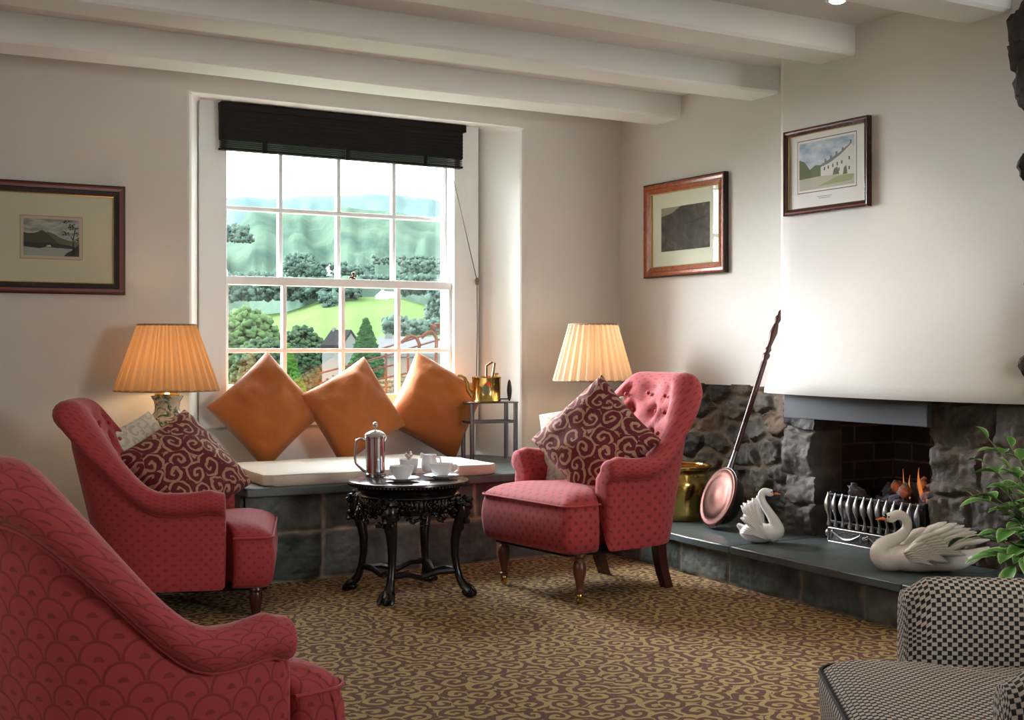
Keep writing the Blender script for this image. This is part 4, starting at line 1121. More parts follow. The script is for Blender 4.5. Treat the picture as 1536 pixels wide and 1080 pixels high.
# ------------------------------------------------------------------ warming pan, brass bucket
wp = empty('warming_pan', (0, 0, 0), 0, 'copper warming pan with a long turned handle leaning on the rubble wall', 'warming pan')
top = Vector((4.00, 4.415, 1.165)); foot = Vector((3.635, 4.47, .18))
ax = (top - foot).normalized(); lidn = Vector((-.95, .17, .22)); lidn = (lidn - ax * lidn.dot(ax)).normalized(); sx_ = ax.cross(lidn)
M = Matrix.Identity(4)
for k in range(3): M[k][0] = sx_[k]; M[k][1] = ax[k]; M[k][2] = lidn[k]; M[k][3] = foot[k]
wp.matrix_world = M          # local: y up the handle, z out of the lid
g = G(); T0 = Matrix.Translation((0, .145, 0))
g.T = T0; g.lathe([(.0, -.075), (.085, -.075), (.105, -.06), (.128, -.004), (.140, .0), (.142, .005), (.125, .006)], 44); g.build('pan', MT['pewter'], wp, angle=50)
g = G(); g.T = T0; g.lathe([(.141, .004), (.138, .012), (.128, .014), (.122, .010), (.10, .016), (.08, .022), (.06, .020), (.03, .026), (.0, .027)], 44); g.build('lid', MT['copper'], wp, angle=60)
g = G(); g.T = Matrix.Translation((0, .27, -.008)) @ Matrix.Rotation(-PI / 2, 4, 'X')
g.lathe([(.018, 0), (.014, .03), (.011, .09), (.012, .10)], 16); g.build('ferrule', MT['pewter'], wp)
g = G(); g.T = Matrix.Translation((0, .36, -.008)) @ Matrix.Rotation(-PI / 2, 4, 'X')
g.lathe([(.010, 0), (.012, .02), (.012, .10), (.0135, .35), (.013, .44), (.011, .455), (.017, .47), (.017, .48), (.010, .49), (.015, .505), (.009, .52), (.012, .545), (.018, .59), (.012, .625), (.009, .635), (.014, .65), (.014, .665), (.008, .675), (.009, .69), (.0, .705)], 18)
g.build('handle', MT['mahog'], wp)

bk = at(1018, 780, 1); bk = bk - Vector((0, 0, EYE)); tt = .825 / -bk.z; bk = Vector((0, 0, EYE)) + bk * tt * .985
bc = empty('brass_bucket', (3.73, 4.83, .176), 0, 'polished brass bucket between armchair and warming pan', 'bucket')
g = G(); g.lathe([(0, 0), (.135, 0), (.142, .006), (.142, .03), (.150, .10), (.160, .16), (.158, .19), (.140, .215), (.138, .222), (.155, .235), (.162, .245), (.158, .250), (.13, .235), (.0, .23)], 48)
g.build('body', MT['brass'], bc, angle=50)
g = G(); g.tube([(.158 * math.cos(a), .158 * math.sin(a), .252) for a in [2 * PI * k / 48 for k in range(48)]], .006, 8, closed=True); g.build('rim', MT['brass'], bc)

# ------------------------------------------------------------------ swans
def swan(name, label, M, neck, nrad, body, wings, beak_dir, mats, tail=None, body_rot=None):
    r = bpy.data.objects.new(name, None); COL.objects.link(r); r.matrix_world = M; tag(r, label, 'swan ornament')
    g = G()
    # smooth neck curve (Catmull-Rom)
    pts = [Vector(p) for p in neck]; out = []; rad = []
    for i in range(len(pts) - 1):
        p0, p1, p2, p3 = pts[max(i - 1, 0)], pts[i], pts[i + 1], pts[min(i + 2, len(pts) - 1)]
        for k in range(6):
            t = k / 6; out.append(.5 * ((2 * p1) + (p2 - p0) * t + (2 * p0 - 5 * p1 + 4 * p2 - p3) * t * t + (3 * p1 - p0 - 3 * p2 + p3) * t ** 3)); rad.append(nrad[i] + (nrad[i + 1] - nrad[i]) * t)
    out.append(pts[-1]); rad.append(nrad[-1])
    g.tube(out, rad, 16)
    g.sphere(pts[0], (nrad[0] * 1.25, nrad[0] * .98, nrad[0] * 1.02), 16, 12)
    for c, rr in body: g.sphere(c, rr, 24, 16)
    if tail: g.tube(*tail, 14, flat=1.0)
    o = g.build('body', mats[0], r, angle=180)
    md = o.modifiers.new('join', 'REMESH'); md.mode = 'VOXEL'; md.voxel_size = .0032; md.use_smooth_shade = True
    md = o.modifiers.new('sm', 'SMOOTH'); md.iterations = 5; md.factor = .6
    for side in wings:
        g = G()
        for (b0, b1, w_, th) in side:
            b0 = Vector(b0); b1 = Vector(b1); mid = (b0 + b1) / 2 + Vector((0, 0, (b1 - b0).length * .10))
            g.tube([b0, b0.lerp(mid, .6), mid, mid.lerp(b1, .6), b1], [w_ * .5, w_ * .95, w_, w_ * .8, w_ * .25], 10, flat=th)
        g.build('wing', mats[1], r, angle=180)
    h = pts[0]; d = Vector(beak_dir).normalized()
    b0 = h + d * nrad[0] * .8
    g = G(); g.tube([b0, b0 + d * nrad[0] * .9, b0 + d * nrad[0] * 2.1], [nrad[0] * .62, nrad[0] * .42, nrad[0] * .14], 12, flat=.7); g.build('beak', MT['orange'], r)
    g = G(); g.sphere(b0 + Vector((0, 0, nrad[0] * .35)) + d * nrad[0] * .15, (nrad[0] * .55, nrad[0] * .66, nrad[0] * .5), 12, 8)
    for s in (-1, 1):
        sd = d.cross(Vector((0, 0, 1))).normalized() * s
        g.sphere(h + d * nrad[0] * .55 + sd * nrad[0] * .78 + Vector((0, 0, nrad[0] * .28)), nrad[0] * .17, 8, 6)
        g.tube([b0 + sd * nrad[0] * .35 + Vector((0, 0, nrad[0] * .2)), h + d * nrad[0] * .6 + sd * nrad[0] * .72 + Vector((0, 0, nrad[0] * .22))], [nrad[0] * .18, nrad[0] * .1], 6)
    g.build('face_mask', MT['black_glaze'], r)
    return r
def basis(xd, loc):
    xd = Vector((xd[0], xd[1], 0)).normalized(); M = Matrix.Identity(4); yd = Vector((-xd.y, xd.x, 0))
    for k in range(2): M[k][0] = xd[k]; M[k][1] = yd[k]
    for k in range(3): M[k][3] = loc[k]
    return M
# local: x to the tail (image right), y away from the camera, z up
rs = random.Random(8)
def wing_big(sy):
    L = []
    rows = [(.00, .105, .10, .020), (.02, .085, .11, .021), (.04, .065, .11, .021), (.035, .045, .09, .020)]
    for k in range(9):      # long top feathers fanning up and back
        f = k / 8
        b0 = (-.035 + .06 * f, sy * (.050), .060 + .035 * (1 - f)); b1 = (.085 + .115 * f ** .8, sy * (.058 + .004 * k % 3), .175 - .040 * f ** 1.5 - .012 * (k % 2))
        L.append((b0, b1, .022, .6))
    for k in range(8):
        f = k / 7; b0 = (-.07 + .02 * f, sy * .058, .055 + .045 * (1 - f)); b1 = (.02 + .10 * f, sy * .070, .150 - .075 * f)
        L.append((b0, b1, .023, .55))
    for k in range(8):
        f = k / 7; b0 = (-.085 + .02 * f, sy * .060, .050 + .03 * (1 - f)); b1 = (-.02 + .085 * f, sy * .078, .118 - .070 * f)
        L.append((b0, b1, .022, .55))
    for k in range(6):
        f = k / 5; b0 = (-.09 + .02 * f, sy * .055, .045 + .03 * (1 - f)); b1 = (-.055 + .06 * f, sy * .080, .092 - .055 * f)
        L.append((b0, b1, .016, .45))
    return L
M = basis(RR * 1 - VV * .10, at(1398, 866, (EYE - .175) * FPX / (862 - 520)) + VV * .06); M[2][3] = .175
neck = [(-.128, 0, .197), (-.098, 0, .208), (-.072, 0, .188), (-.072, 0, .155), (-.100, 0, .125), (-.150, 0, .100), (-.168, 0, .070), (-.150, 0, .045), (-.09, 0, .045)]
nr = [.019, .018, .0175, .018, .022, .028, .036, .044, .040]
swan('ceramic_swan', 'large cream ceramic swan with fanned wings facing left on the hearth', M, neck, nr, [((-.03, 0, .050), (.135, .066, .052)), ((.05, 0, .042), (.11, .060, .040))],
     [wing_big(-1), wing_big(1)], (-1, -.05, -.14), (MT['glaze'], MT['glaze']), tail=([(.08, 0, .040), (.16, 0, .058), (.225, -.005, .090)], [.042, .027, .010]))
# smaller swan: front three-quarter view, wings raised behind, looking right
def wing_small(sy):
    L = []
    for k in range(8):
        f = k / 7
        L.append(((-.010 - .015 * f, sy * .040, .03 + .015 * f), (-.085 + .068 * f, sy * (.046 + .006 * (k % 2)), .160 + .038 * f - .010 * (k % 2)), .022, .6))
        L.append(((.012 - .01 * f, sy * .044, .028), (-.085 + .062 * f, sy * (.060), .110 + .055 * f), .022, .6))
        L.append(((.020, sy * .046, .025), (-.085 + .050 * f, sy * (.052 + .01 * f), .045 + .06 * f), .019, .6))
    return L
M = basis(RR * .96 - VV * .28, at(1146, 818, (EYE - .175) * FPX / (816 - 520)) + VV * .03); M[2][3] = .175
neck = [(.030, 0, .212), (.006, 0, .216), (-.006, 0, .196), (.004, 0, .165), (.030, 0, .125), (.052, 0, .085), (.058, 0, .052), (.03, 0, .040)]
nr = [.016, .0155, .016, .0165, .019, .025, .034, .038]
swan('ceramic_swan', 'small white ceramic swan with raised wings looking right', M, neck, nr, [((-.015, 0, .043), (.082, .050, .043))], [wing_small(-1), wing_small(1)], (1, -.1, -.12), (MT['glaze_white'], MT['glaze_white']),
     tail=([(-.05, 0, .04), (-.08, 0, .055), (-.105, 0, .075)], [.032, .02, .008]))

# ------------------------------------------------------------------ fire
gr = empty('fire_grate', (3.87, 3.70, .175), 0, 'black and steel fire grate with wavy upright bars and swagged ash drawer', 'grate')
g = G()
g.box(.02, .30, -.245, .245, .065, .075); g.box(-.005, .01, -.255, .26, .075, .088); g.box(-.005, .01, -.255, .26, .19, .202)
g.box(.0, .30, .245, .26, .03, .21); g.box(.0, .30, -.26, -.245, .03, .21); g.box(.285, .30, -.26, .26, .07, .25)
g.build('basket', MT['iron'], gr, bevel=.003)
for k in range(13):
    y = .245 - k * .0408; pts = []; rad = []
    for q in range(13):
        t = q / 12; z = .068 + .138 * t
        pts.append((-.016 - .010 * math.sin(t * PI) + .0 * t, y - .006 * math.sin(2 * PI * t), z)); rad.append((.0100 + .0045 * math.cos(2 * PI * t * 1.5 + .6)) * (1 if t < .9 else 1.15))
    g = G(); g.tube(pts, rad, 8, flat=.55); g.build('bar', MT['steel_bar'] if 0 < k else MT['iron_grey'], gr)
g = G(); g.box(-.030, .02, -.175, .235, .0, .062)
dr = g.build('ash_drawer', simple('blued_cast_iron', (.06, .065, .075), .45, .6), gr, bevel=.003)
g = G()
for a, b in (((.233, .003), (.233, .060)), ((-.173, .003), (-.173, .060)), ((.233, .060), (-.173, .060)), ((.233, .003), (-.173, .003))):
    g.tube([(-.031, a[0], a[1]), (-.031, b[0], b[1])], .003, 6)
for s in (1, -1):
    c = .03 + s * .10
    g.tube([(-.032, c - .075 + .15 * t / 10, .045 - .026 * math.sin(PI * t / 10)) for t in range(11)], [.003 + .003 * math.sin(PI * t / 10) for t in range(11)], 6)
    g.tube([(-.032, c - .065 + .13 * t / 14, .044 + .006 * math.sin(2 * PI * t / 7)) for t in range(15)], .0018, 5)
    for e in (-1, 1): g.sphere((-.032, c + e * .078, .046), (.003, .007, .007), 8, 6); g.tube([(-.032, c + e * .078, .044), (-.032, c + e * .084, .018)], [.003, .001], 5)
g.sphere((-.033, .03, .036), (.004, .008, .010), 8, 6)
for e in (-1, 1):
    for zz in (.05, .036, .022): g.tube([(-.033, .03, .036), (-.033, .03 + e * .022, zz)], [.003, .0012], 5)
g.build('drawer_relief', MT['iron_grey'], dr)
g = G(); g.sphere((-.012, .25, .035), (.015, .015, .018), 12, 8); g.sphere((-.012, -.21, .035), (.015, .015, .018), 12, 8); g.build('foot', MT['iron_grey'], gr)
rs = random.Random(4)
def ember():
    m = N('glowing_coal'); n = m.noise(m.coord(), 14, 4)
    e = m.ramp(n, [(.52, (0, 0, 0)), (.75, (.30, .05, .008))]); nt = m.nt
    m.inp(m.bsdf.inputs['Emission Color'], e); m.bsdf.inputs['Emission Strength'].default_value = 1.0
    return m.out(m.ramp(n, [(.4, (.015, .013, .014)), (.6, (.07, .065, .068))]), .8)
EM = ember(); GC = simple('grey_coal', (.075, .072, .085), .85, nscale=20, namt=.4, bump=.6, bscale=40)
cnt = 0
for k in range(46):
    x = rs.uniform(.03, .25); y = rs.uniform(-.22, .22); lay = rs.choice([0, 0, 1, 1, 2]); z = .10 + lay * .045 + .25 * x
    g = G(); g.sphere((0, 0, 0), (rs.uniform(.026, .042), rs.uniform(.026, .045), rs.uniform(.020, .032)), 10, 7, jit=.55, seed=k)
    o = g.build('coal', EM if (lay == 2 and y < .05) else GC, angle=30); o.location = (3.87 + x, 3.70 + y, .175 + z); o.rotation_euler = (rs.uniform(0, 3), rs.uniform(0, 3), 0)
    tag(o, 'lump of coal in the burning heap behind the grate bars', 'coal', 'coals in the fire')
def flame_mat(c, s):
    m = N('flame'); nt = m.nt; e = m.n('ShaderNodeEmission'); e.inputs[0].default_value = c + (1,); e.inputs[1].default_value = s
    t = m.n('ShaderNodeBsdfTransparent'); lw = m.n('ShaderNodeLayerWeight'); lw.inputs[0].default_value = .35
    mx = m.n('ShaderNodeMixShader'); f = m.math('ADD', m.math('MULTIPLY', lw.outputs['Facing'], .5), .35, clamp=True); nt.links.new(f, mx.inputs[0])
    nt.links.new(e.outputs[0], mx.inputs[1]); nt.links.new(t.outputs[0], mx.inputs[2]); nt.links.new(mx.outputs[0], nt.nodes['Material Output'].inputs['Surface'])
    return m.mat
FM = flame_mat((1, .30, .07), .6)
for k, (y, x, h, w_) in enumerate([(3.68, 4.05, .11, .010), (3.745, 4.08, .13, .006), (3.61, 4.03, .15, .017), (3.53, 4.02, .11, .008), (3.46, 4.02, .085, .014), (3.80, 4.10, .07, .012), (3.57, 4.08, .10, .012)]):
    g = G(); pts = []; rad = []
    for q in range(12):
        t = q / 11; pts.append((.008 * math.sin(t * 5 + k), .012 * math.sin(t * 4 + k * 2), h * t)); rad.append(w_ * (math.sin(PI * min(1, t * .85 + .15)) ** 1.3) * (1 - t * .6) + .0008)
    g.tube(pts, rad, 10); o = g.build('flame', FM, angle=180); o.location = (x, y, .37); o.scale = (.6, .6, .9)
    tag(o, 'thin orange flame rising from the coals', 'flame', 'flames in the fire')
l = bpy.data.lights.new('fire_glow', 'POINT'); l.energy = .25; l.color = (1, .35, .1); l.shadow_soft_size = .08
o = bpy.data.objects.new('fire_glow', l); COL.objects.link(o); o.location = (4.02, 3.6, .46)

# ------------------------------------------------------------------ checked tub chair
def tub():
    r = empty('tub_chair', (0, 0, 0), 0, 'black and cream checked tub chair cut off by the lower right corner', 'armchair')
    # forward +x, arms and back one curved wall
    W = .335; NS = 60; rings = []
    La = .30; ar = PI * W; tot = 2 * La + ar
    for i in range(NS + 1):
        d = tot * i / NS
        if d < La: c = Vector((.24 - d, -W, 0)); n = Vector((0, -1, 0)); b = 0
        elif d > La + ar: c = Vector((.24 - La + (d - La - ar), W, 0)); n = Vector((0, 1, 0)); b = 0
        else:
            th = (d - La) / W; n = Vector((-math.sin(th), -math.cos(th), 0)); c = Vector((.24 - La, 0, 0)) + n * W; b = math.sin(th)
        e = min(d, tot - d)
        H = .565 + .03 * b - .022 * (1 - sst(0, .035, e)); t = .055
        pts = [(t - .005, .10), (t, .14), (t + .002, .3), (t, H - .06)]
        for k in range(1, 8): a = PI * k / 8; pts.append((t * math.cos(a), H - .05 + .05 * math.sin(a)))
        pts += [(-t, H - .06), (-t - .004, .45), (-t, .36)]
        rings.append(([c + n * o + Vector((-.03 * b * (z - .1), 0, z)) for o, z in pts], d))
    def capr(rg, f, x):
        cen = sum(rg, Vector()) / len(rg); return [Vector((p.x + x, cen.y + (p.y - cen.y) * f, p.z - (1 - f) * .04)) for p in rg]
    seq = [(capr(rings[0][0], .4, .018), -.05), (capr(rings[0][0], .88, .015), -.02)] + rings + [(capr(rings[-1][0], .88, .015), tot + .02), (capr(rings[-1][0], .4, .018), tot + .05)]
    g = G(); ids = [[g.vert(p) for p in a] for a, _ in seq]; n = len(ids[0])
    L = [0]
    base = seq[10][0]
    for k in range(1, n): L.append(L[-1] + (base[k] - base[k - 1]).length)
    for a in range(len(ids) - 1):
        for k in range(n - 1):
            u0, u1 = seq[a][1], seq[a + 1][1]
            g.face([ids[a][k], ids[a + 1][k], ids[a + 1][k + 1], ids[a][k + 1]], [(u0, L[k]), (u1, L[k]), (u1, L[k + 1]), (u0, L[k + 1])])
    g.face(ids[0], [(p.y, p.z) for p in seq[0][0]]); g.face(ids[-1][::-1], [(p.y, p.z) for p in seq[-1][0]][::-1])
    g.build('tub_back', MT['check'], r, angle=75)
    g = G(); sw = .272; out = []
    def ol(i):
        P = []
        for cx, cy, a0 in ((.42 - .07, -.30 + .07, -PI / 2), (.42 - .07, .30 - .07, 0)):
            for k in range(9): a = a0 + PI / 2 * k / 8; P.append((cx + (.07 - i) * math.cos(a), cy + (.07 - i) * math.sin(a)))
        P += [(.24, .30 - i), (.232, .272 - i), (-.1, .27 - i), (-.24, .18), (-.27, 0), (-.24, -.18), (-.1, -.27 + i), (.232, -.272 + i), (.24, -.30 + i)]
        return P
    rg = [[Vector((x, y, z)) for x, y in ol(i)] for z, i in ((.10, .01), (.12, 0), (.30, 0), (.385, -.006), (.402, .0), (.415, .02), (.424, .05))]
    rg.append([Vector((p.x * .5, p.y * .5, .432)) for p in rg[-1]])
    ids = [[g.vert(p) for p in a] for a in rg]; n = len(rg[0]); acc = [0]
    for k in range(n): acc.append(acc[-1] + (rg[2][(k + 1) % n] - rg[2][k]).length)
    for a in range(len(ids) - 1):
        for k in range(n):
            k2 = (k + 1) % n
            uv = [(acc[k], rg[a][k].z), (acc[k + 1], rg[a][k].z), (acc[k + 1], rg[a + 1][k].z), (acc[k], rg[a + 1][k].z)] if a < 3 else [(p.y, p.x) for p in (rg[a][k], rg[a][k2], rg[a + 1][k2], rg[a + 1][k])]
            g.face([ids[a][k], ids[a][k2], ids[a + 1][k2], ids[a + 1][k]], uv)
    g.face(ids[-1], [(p.y, p.x) for p in rg[-1]]); g.face(ids[0][::-1], [(p.y, p.x) for p in rg[0]][::-1])
    g.build('seat', MT['check'], r, angle=70)
    g = G(); g.tube([(x, y, .403) for x, y in ol(-.001)[:18]], .005, 6); g.build('seat_piping', MT['black_wood'], r)
    for sx, sy in ((.24, -.24), (.24, .24), (-.24, -.2), (-.24, .2)):
        g = G(); g.lathe([(.024, .11), (.015, 0)], 14, (sx, sy, 0)); g.build('leg', MT['mahog'], r)
    return r
tb = tub()
cD = 2.03 * VV + .960 * RR
setloc(tb, (cD.x, cD.y, 0), (0, 0, math.atan2(-RR.y, -RR.x) - math.radians(6)))

# ------------------------------------------------------------------ variegated plant on the hearth
pc = Vector((3.62, 2.66, .175))
pl = empty('potted_plant', pc, 0, 'bushy variegated houseplant on the right end of the hearth', 'plant')
g = G(); g.lathe([(0, 0), (.075, 0), (.095, .07), (.10, .075), (.10, .085), (.09, .085), (.085, .07), (0, .068)], 28); g.build('pot', simple('brown_pot', (.10, .05, .03), .6), pl)
def leafmat():
    m = N('variegated_leaf'); s = m.sep(m.coord('UV')); e = m.math('ABSOLUTE', s[0]); n = m.noise(m.coord(), 40, 3)
    k = m.math('ADD', e, m.math('MULTIPLY', m.math('SUBTRACT', n, .5), .35))
    c = m.ramp(k, [(.45, (.075, .20, .035)), (.80, (.16, .34, .09)), (.92, (.42, .52, .26))])
    return m.out(c, .4, Subsurface_Weight=0.0)
LM = leafmat()
rs = random.Random(11)
def leaf(g, base, d, up, L, W):
    d = d.normalized(); s = d.cross(up).normalized(); u = s.cross(d).normalized(); prev = None
    prof = [(0, .0), (.12, .45), (.3, .9), (.5, 1.0), (.7, .8), (.88, .42), (1, .02)]
    rows = []
    for t, w in prof:
        c = base + d * L * t - Vector((0, 0, 1)) * L * .38 * t * t
        rows.append([(g.vert(c + s * W * w * e + u * abs(e) * W * .28 * w), (e, t)) for e in (-1, -.5, 0, .5, 1)])
    for a in range(len(rows) - 1):
        for k in range(4):
            q = [rows[a][k], rows[a][k + 1], rows[a + 1][k + 1], rows[a + 1][k]]; g.face([i for i, _ in q], [v for _, v in q])
gs = G(); nl = 0
stems = []
for k in range(16):
    a = rs.uniform(0, 2 * PI); L = rs.uniform(.14, .42); tilt = rs.uniform(.15, .95)
    d = Vector((math.cos(a) * math.sin(tilt), math.sin(a) * math.sin(tilt), math.cos(tilt))); p0 = Vector((rs.uniform(-.04, .04), rs.uniform(-.04, .04), .07))
    pts = [p0 + d * L * t - Vector((0, 0, .20 * tilt * L * t * t * 2)) for t in (0, .25, .5, .75, 1)]
    if pc.x + pts[-1].x > 3.74: continue
    stems.append(pts)
# trailing sprays over the hearth, towards the swan and low at the front
for tip in (at(1458, 745, 4.28), at(1470, 740, 4.33), at(1500, 800, 4.15), at(1498, 835, 4.12), at(1470, 690, 4.42), at(1512, 700, 4.2), at(1480, 655, 4.35), at(1515, 668, 4.28), at(1530, 730, 4.1), at(1520, 850, 4.05)):
    t1 = tip - pc; p0 = Vector((0, 0, .08)); m_ = p0.lerp(t1, .5) + Vector((0, 0, .06)); stems.append([p0, p0.lerp(m_, .5) + Vector((0, 0, .02)), m_, m_.lerp(t1, .55) + Vector((0, 0, .012)), t1])
for pts in stems: gs.tube(pts, [.0035, .003, .0026, .0022, .0016], 6)
gs.build('stems', simple('green_stem', (.12, .17, .05), .5), pl)
leaves = []
for si, pts in enumerate(stems):
    for t in (.4, .58, .76, .97):
        i = int(t * 4); f = t * 4 - i; p = pts[i].lerp(pts[min(i + 1, 4)], f); ax = (pts[min(i + 1, 4)] - pts[i]).normalized()
        for s in ((-1, 1) if t < .95 else (0,)):
            sd = ax.cross(Vector((0, 0, 1))); sd = (sd.normalized() if sd.length > .01 else Vector((1, 0, 0))) * s * rs.uniform(.7, 1.2)
            leaves.append((p, ax * .8 + sd + Vector((rs.uniform(-.3, .3), rs.uniform(-.3, .3), rs.uniform(-.1, .5))), rs.uniform(.065, .115)))
g = G()
for p, d, L in leaves:
    e = pc + p + d.normalized() * L
    if e.x > 3.76: continue
    leaf(g, p, d, Vector((rs.uniform(-.3, .3), rs.uniform(-.3, .3), 1)), L, L * .27)
o = g.build('foliage', LM, pl, angle=180); o['kind'] = 'stuff'
# ------------------------------------------------------------------ outside
def ext(px, py, t): return at(px, py, t)
GREEN = {}
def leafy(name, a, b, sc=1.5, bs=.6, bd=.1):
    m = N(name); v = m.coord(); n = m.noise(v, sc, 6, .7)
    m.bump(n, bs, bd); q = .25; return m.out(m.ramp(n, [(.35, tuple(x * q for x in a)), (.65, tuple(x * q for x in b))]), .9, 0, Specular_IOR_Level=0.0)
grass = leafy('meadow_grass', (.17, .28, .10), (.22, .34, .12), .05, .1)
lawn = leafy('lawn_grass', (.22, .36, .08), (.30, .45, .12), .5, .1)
fell = leafy('fellside_haze_tint', (.10, .185, .145), (.19, .29, .20), .011, .5, 8)  # bluish tint is distance haze put into the base colour
fell_far = leafy('far_fell_haze_tint', (.19, .30, .30), (.23, .35, .33), .009, .4, 8)  # paler and bluer still: more haze in the colour
g = G()
def terrain(name, prof, t0, t1, mat, zfoot=-30, nt_=14, rough=6, label=None, ns=90):
    """a hillside rising from t0 to its crest at t1 metres away; prof gives crest height (m) across the view"""
    g = G(); rows = []
    for j in range(nt_ + 1):
        f = j / nt_; t = t0 + (t1 - t0) * f; row = []
        for i in range(ns + 1):
            px = 240 + (760 - 240) * i / ns
            z1 = np.interp(px, [p[0] for p in prof], [p[1] for p in prof]); zc = EYE + (520 - z1) / FPX * t1
            z = zfoot + (zc - zfoot) * (f ** .8) + rough * (mnoise.noise(Vector((px * .022, f * 1.6, t1 * .01))) + .4 * mnoise.noise(Vector((px * .07, f * 7, t1 * .01)))) * (1 if 0 < j < nt_ else .25)
            p = at(px, 520, t); row.append((p.x, p.y, z))
        rows.append(row)
    p0 = [(x, y, zfoot - 60) for x, y, z in [(at(240 + 520 * i / ns, 520, t1 * 1.15).x, at(240 + 520 * i / ns, 520, t1 * 1.15).y, 0) for i in range(ns + 1)]]
    rows.append(p0)
    g.loft(rows, closed=False)
    o = g.build(name, mat, angle=180); struct(o); return o
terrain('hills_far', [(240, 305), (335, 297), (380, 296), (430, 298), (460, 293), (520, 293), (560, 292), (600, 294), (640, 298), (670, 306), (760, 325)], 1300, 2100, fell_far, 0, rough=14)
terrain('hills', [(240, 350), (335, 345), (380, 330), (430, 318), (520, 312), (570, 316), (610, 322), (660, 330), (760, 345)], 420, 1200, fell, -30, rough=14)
terrain('field_hill', [(240, 492), (335, 478), (430, 468), (480, 452), (540, 446), (590, 444), (640, 458), (680, 472), (760, 490)], 120, 330, grass, -18, rough=.5)
g = G(); g.quad((-30, 6.5, -.6), (60, 6.5, -.6), (60, 45, -1.4), (-30, 45, -1.4)); g.quad((-60, 45, -1.4), (140, 45, -1.4), (200, 140, -18), (-80, 140, -18)); struct(g.build('ground', lawn, smooth=False))

def gz(y): return -.6 - .8 * (y - 6.5) / 38.5 if y < 45 else -1.4 - 16.6 * (y - 45) / 95
TM = {k: leafy('leaves_' + k, a, b, s, .8, .15) for k, a, b, s in (('dark', (.050, .095, .060), (.15, .24, .125), .9), ('mid', (.085, .16, .075), (.25, .40, .15), .9), ('blue', (.12, .20, .17), (.19, .30, .22), .3),  # 'blue' carries distance haze in its leaf colour
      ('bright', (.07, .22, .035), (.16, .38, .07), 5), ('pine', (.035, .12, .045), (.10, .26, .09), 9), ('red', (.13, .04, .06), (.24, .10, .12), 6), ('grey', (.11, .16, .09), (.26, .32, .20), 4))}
BARK = simple('bark', (.06, .045, .035), .9)
def tree(name, label, base, H, W, mat, seed=0, n=70, cat='tree', group=None, shape='round'):
    r = empty(name, base, 0, label, cat, group); rs = random.Random(seed)
    g = G(); g.tube([(0, 0, 0), (0, 0, H * .5)], [H * .03, H * .015], 8); g.build('trunk', BARK, r)
    g = G()
    for k in range(n):
        if shape == 'round':
            while True:
                d = Vector((rs.uniform(-1, 1), rs.uniform(-1, 1), rs.uniform(-1, 1)))
                if .5 < d.length < 1: break
            c = Vector((d.x * W * .42, d.y * W * .42, H * .55 + d.z * H * .38)); q = rs.uniform(.02, .058) * W
            g.sphere(c, (q, q, q * .8), 8, 6, jit=.9, seed=k + seed)
        else:
            f = (k + .5) / n; rad = W / 2 * (1 - f ** 1.3) ** .9 * rs.uniform(.82, 1.08); a = k * 2.399; c = Vector((rad * .86 * math.cos(a), rad * .86 * math.sin(a), H * (.05 + .9 * f)))
            q = W * .085 * (1.15 - f * .8); g.sphere(c, (q, q, q * .7), 7, 5, jit=1.0, seed=k + seed)
    if shape != 'round': g.lathe([(W * .34, H * .05), (W * .27, H * .4), (W * .13, H * .75), (.0, H * .93)], 12)
    g.build('crown', mat, r, angle=180)
    return r
def put(name, label, px, pt, pb, t, wpx, mk, **kw):
    b = ext(px, pb, t); zt = ext(px, pt, t).z; b.z = gz(b.y); H = zt - b.z
    return tree(name, label, b, H, wpx / FPX * t, TM[mk], **kw)
# woodland across the valley: nobody could count it
g = G(); rs = random.Random(2)
def clump(px0, px1, py0, py1, t, n, q):
    for k in range(n * 7):
        px = rs.uniform(px0, px1); py = rs.uniform(py0, py1); tt = t * rs.uniform(.95, 1.05); c = ext(px, py, tt); r_ = q * rs.uniform(.15, .6) / FPX * t
        g.sphere(c, (r_, r_, r_ * .9), 7, 5, jit=1.1, seed=k)
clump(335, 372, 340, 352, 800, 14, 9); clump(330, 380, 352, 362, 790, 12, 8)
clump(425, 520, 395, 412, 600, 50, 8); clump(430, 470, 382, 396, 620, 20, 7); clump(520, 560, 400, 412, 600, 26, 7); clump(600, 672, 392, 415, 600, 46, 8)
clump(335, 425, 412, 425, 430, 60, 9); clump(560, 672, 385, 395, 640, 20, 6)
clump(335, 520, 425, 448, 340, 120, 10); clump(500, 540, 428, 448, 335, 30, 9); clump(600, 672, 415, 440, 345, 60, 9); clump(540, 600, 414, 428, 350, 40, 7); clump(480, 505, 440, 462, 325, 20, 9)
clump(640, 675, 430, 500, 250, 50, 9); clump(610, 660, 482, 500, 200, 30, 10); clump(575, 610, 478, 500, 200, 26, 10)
o = g.build('woodland', TM['blue'], angle=180); tag(o, 'haze-tinted woodland spread over the valley and lower fells', 'woodland', kind='stuff')
put('tree', 'big broad green tree filling the lower left panes', 368, 448, 560, 60, 135, 'mid', seed=1, n=2600)
put('tree', 'rounded dark tree behind the bright green conifer', 452, 478, 560, 55, 92, 'dark', seed=2, n=1800)
put('tree', 'low dark tree left of the pale gable', 395, 500, 565, 45, 110, 'dark', seed=3, n=1800)
put('conifer', 'tall conical dark green conifer in the garden', 549, 466, 600, 17, 120, 'pine', seed=4, n=900, shape='cone')
put('conifer', 'rounded bright green conifer left of the red shrub', 432, 508, 592, 14, 120, 'bright', seed=5, n=700, shape='cone')
put('shrub', 'small bright green bush by the pale gable', 499, 528, 560, 16, 22, 'bright', seed=6, n=50, cat='bush')
put('shrub', 'red-leaved shrub between the two conifers', 494, 542, 592, 12, 50, 'red', seed=7, n=300, cat='bush')
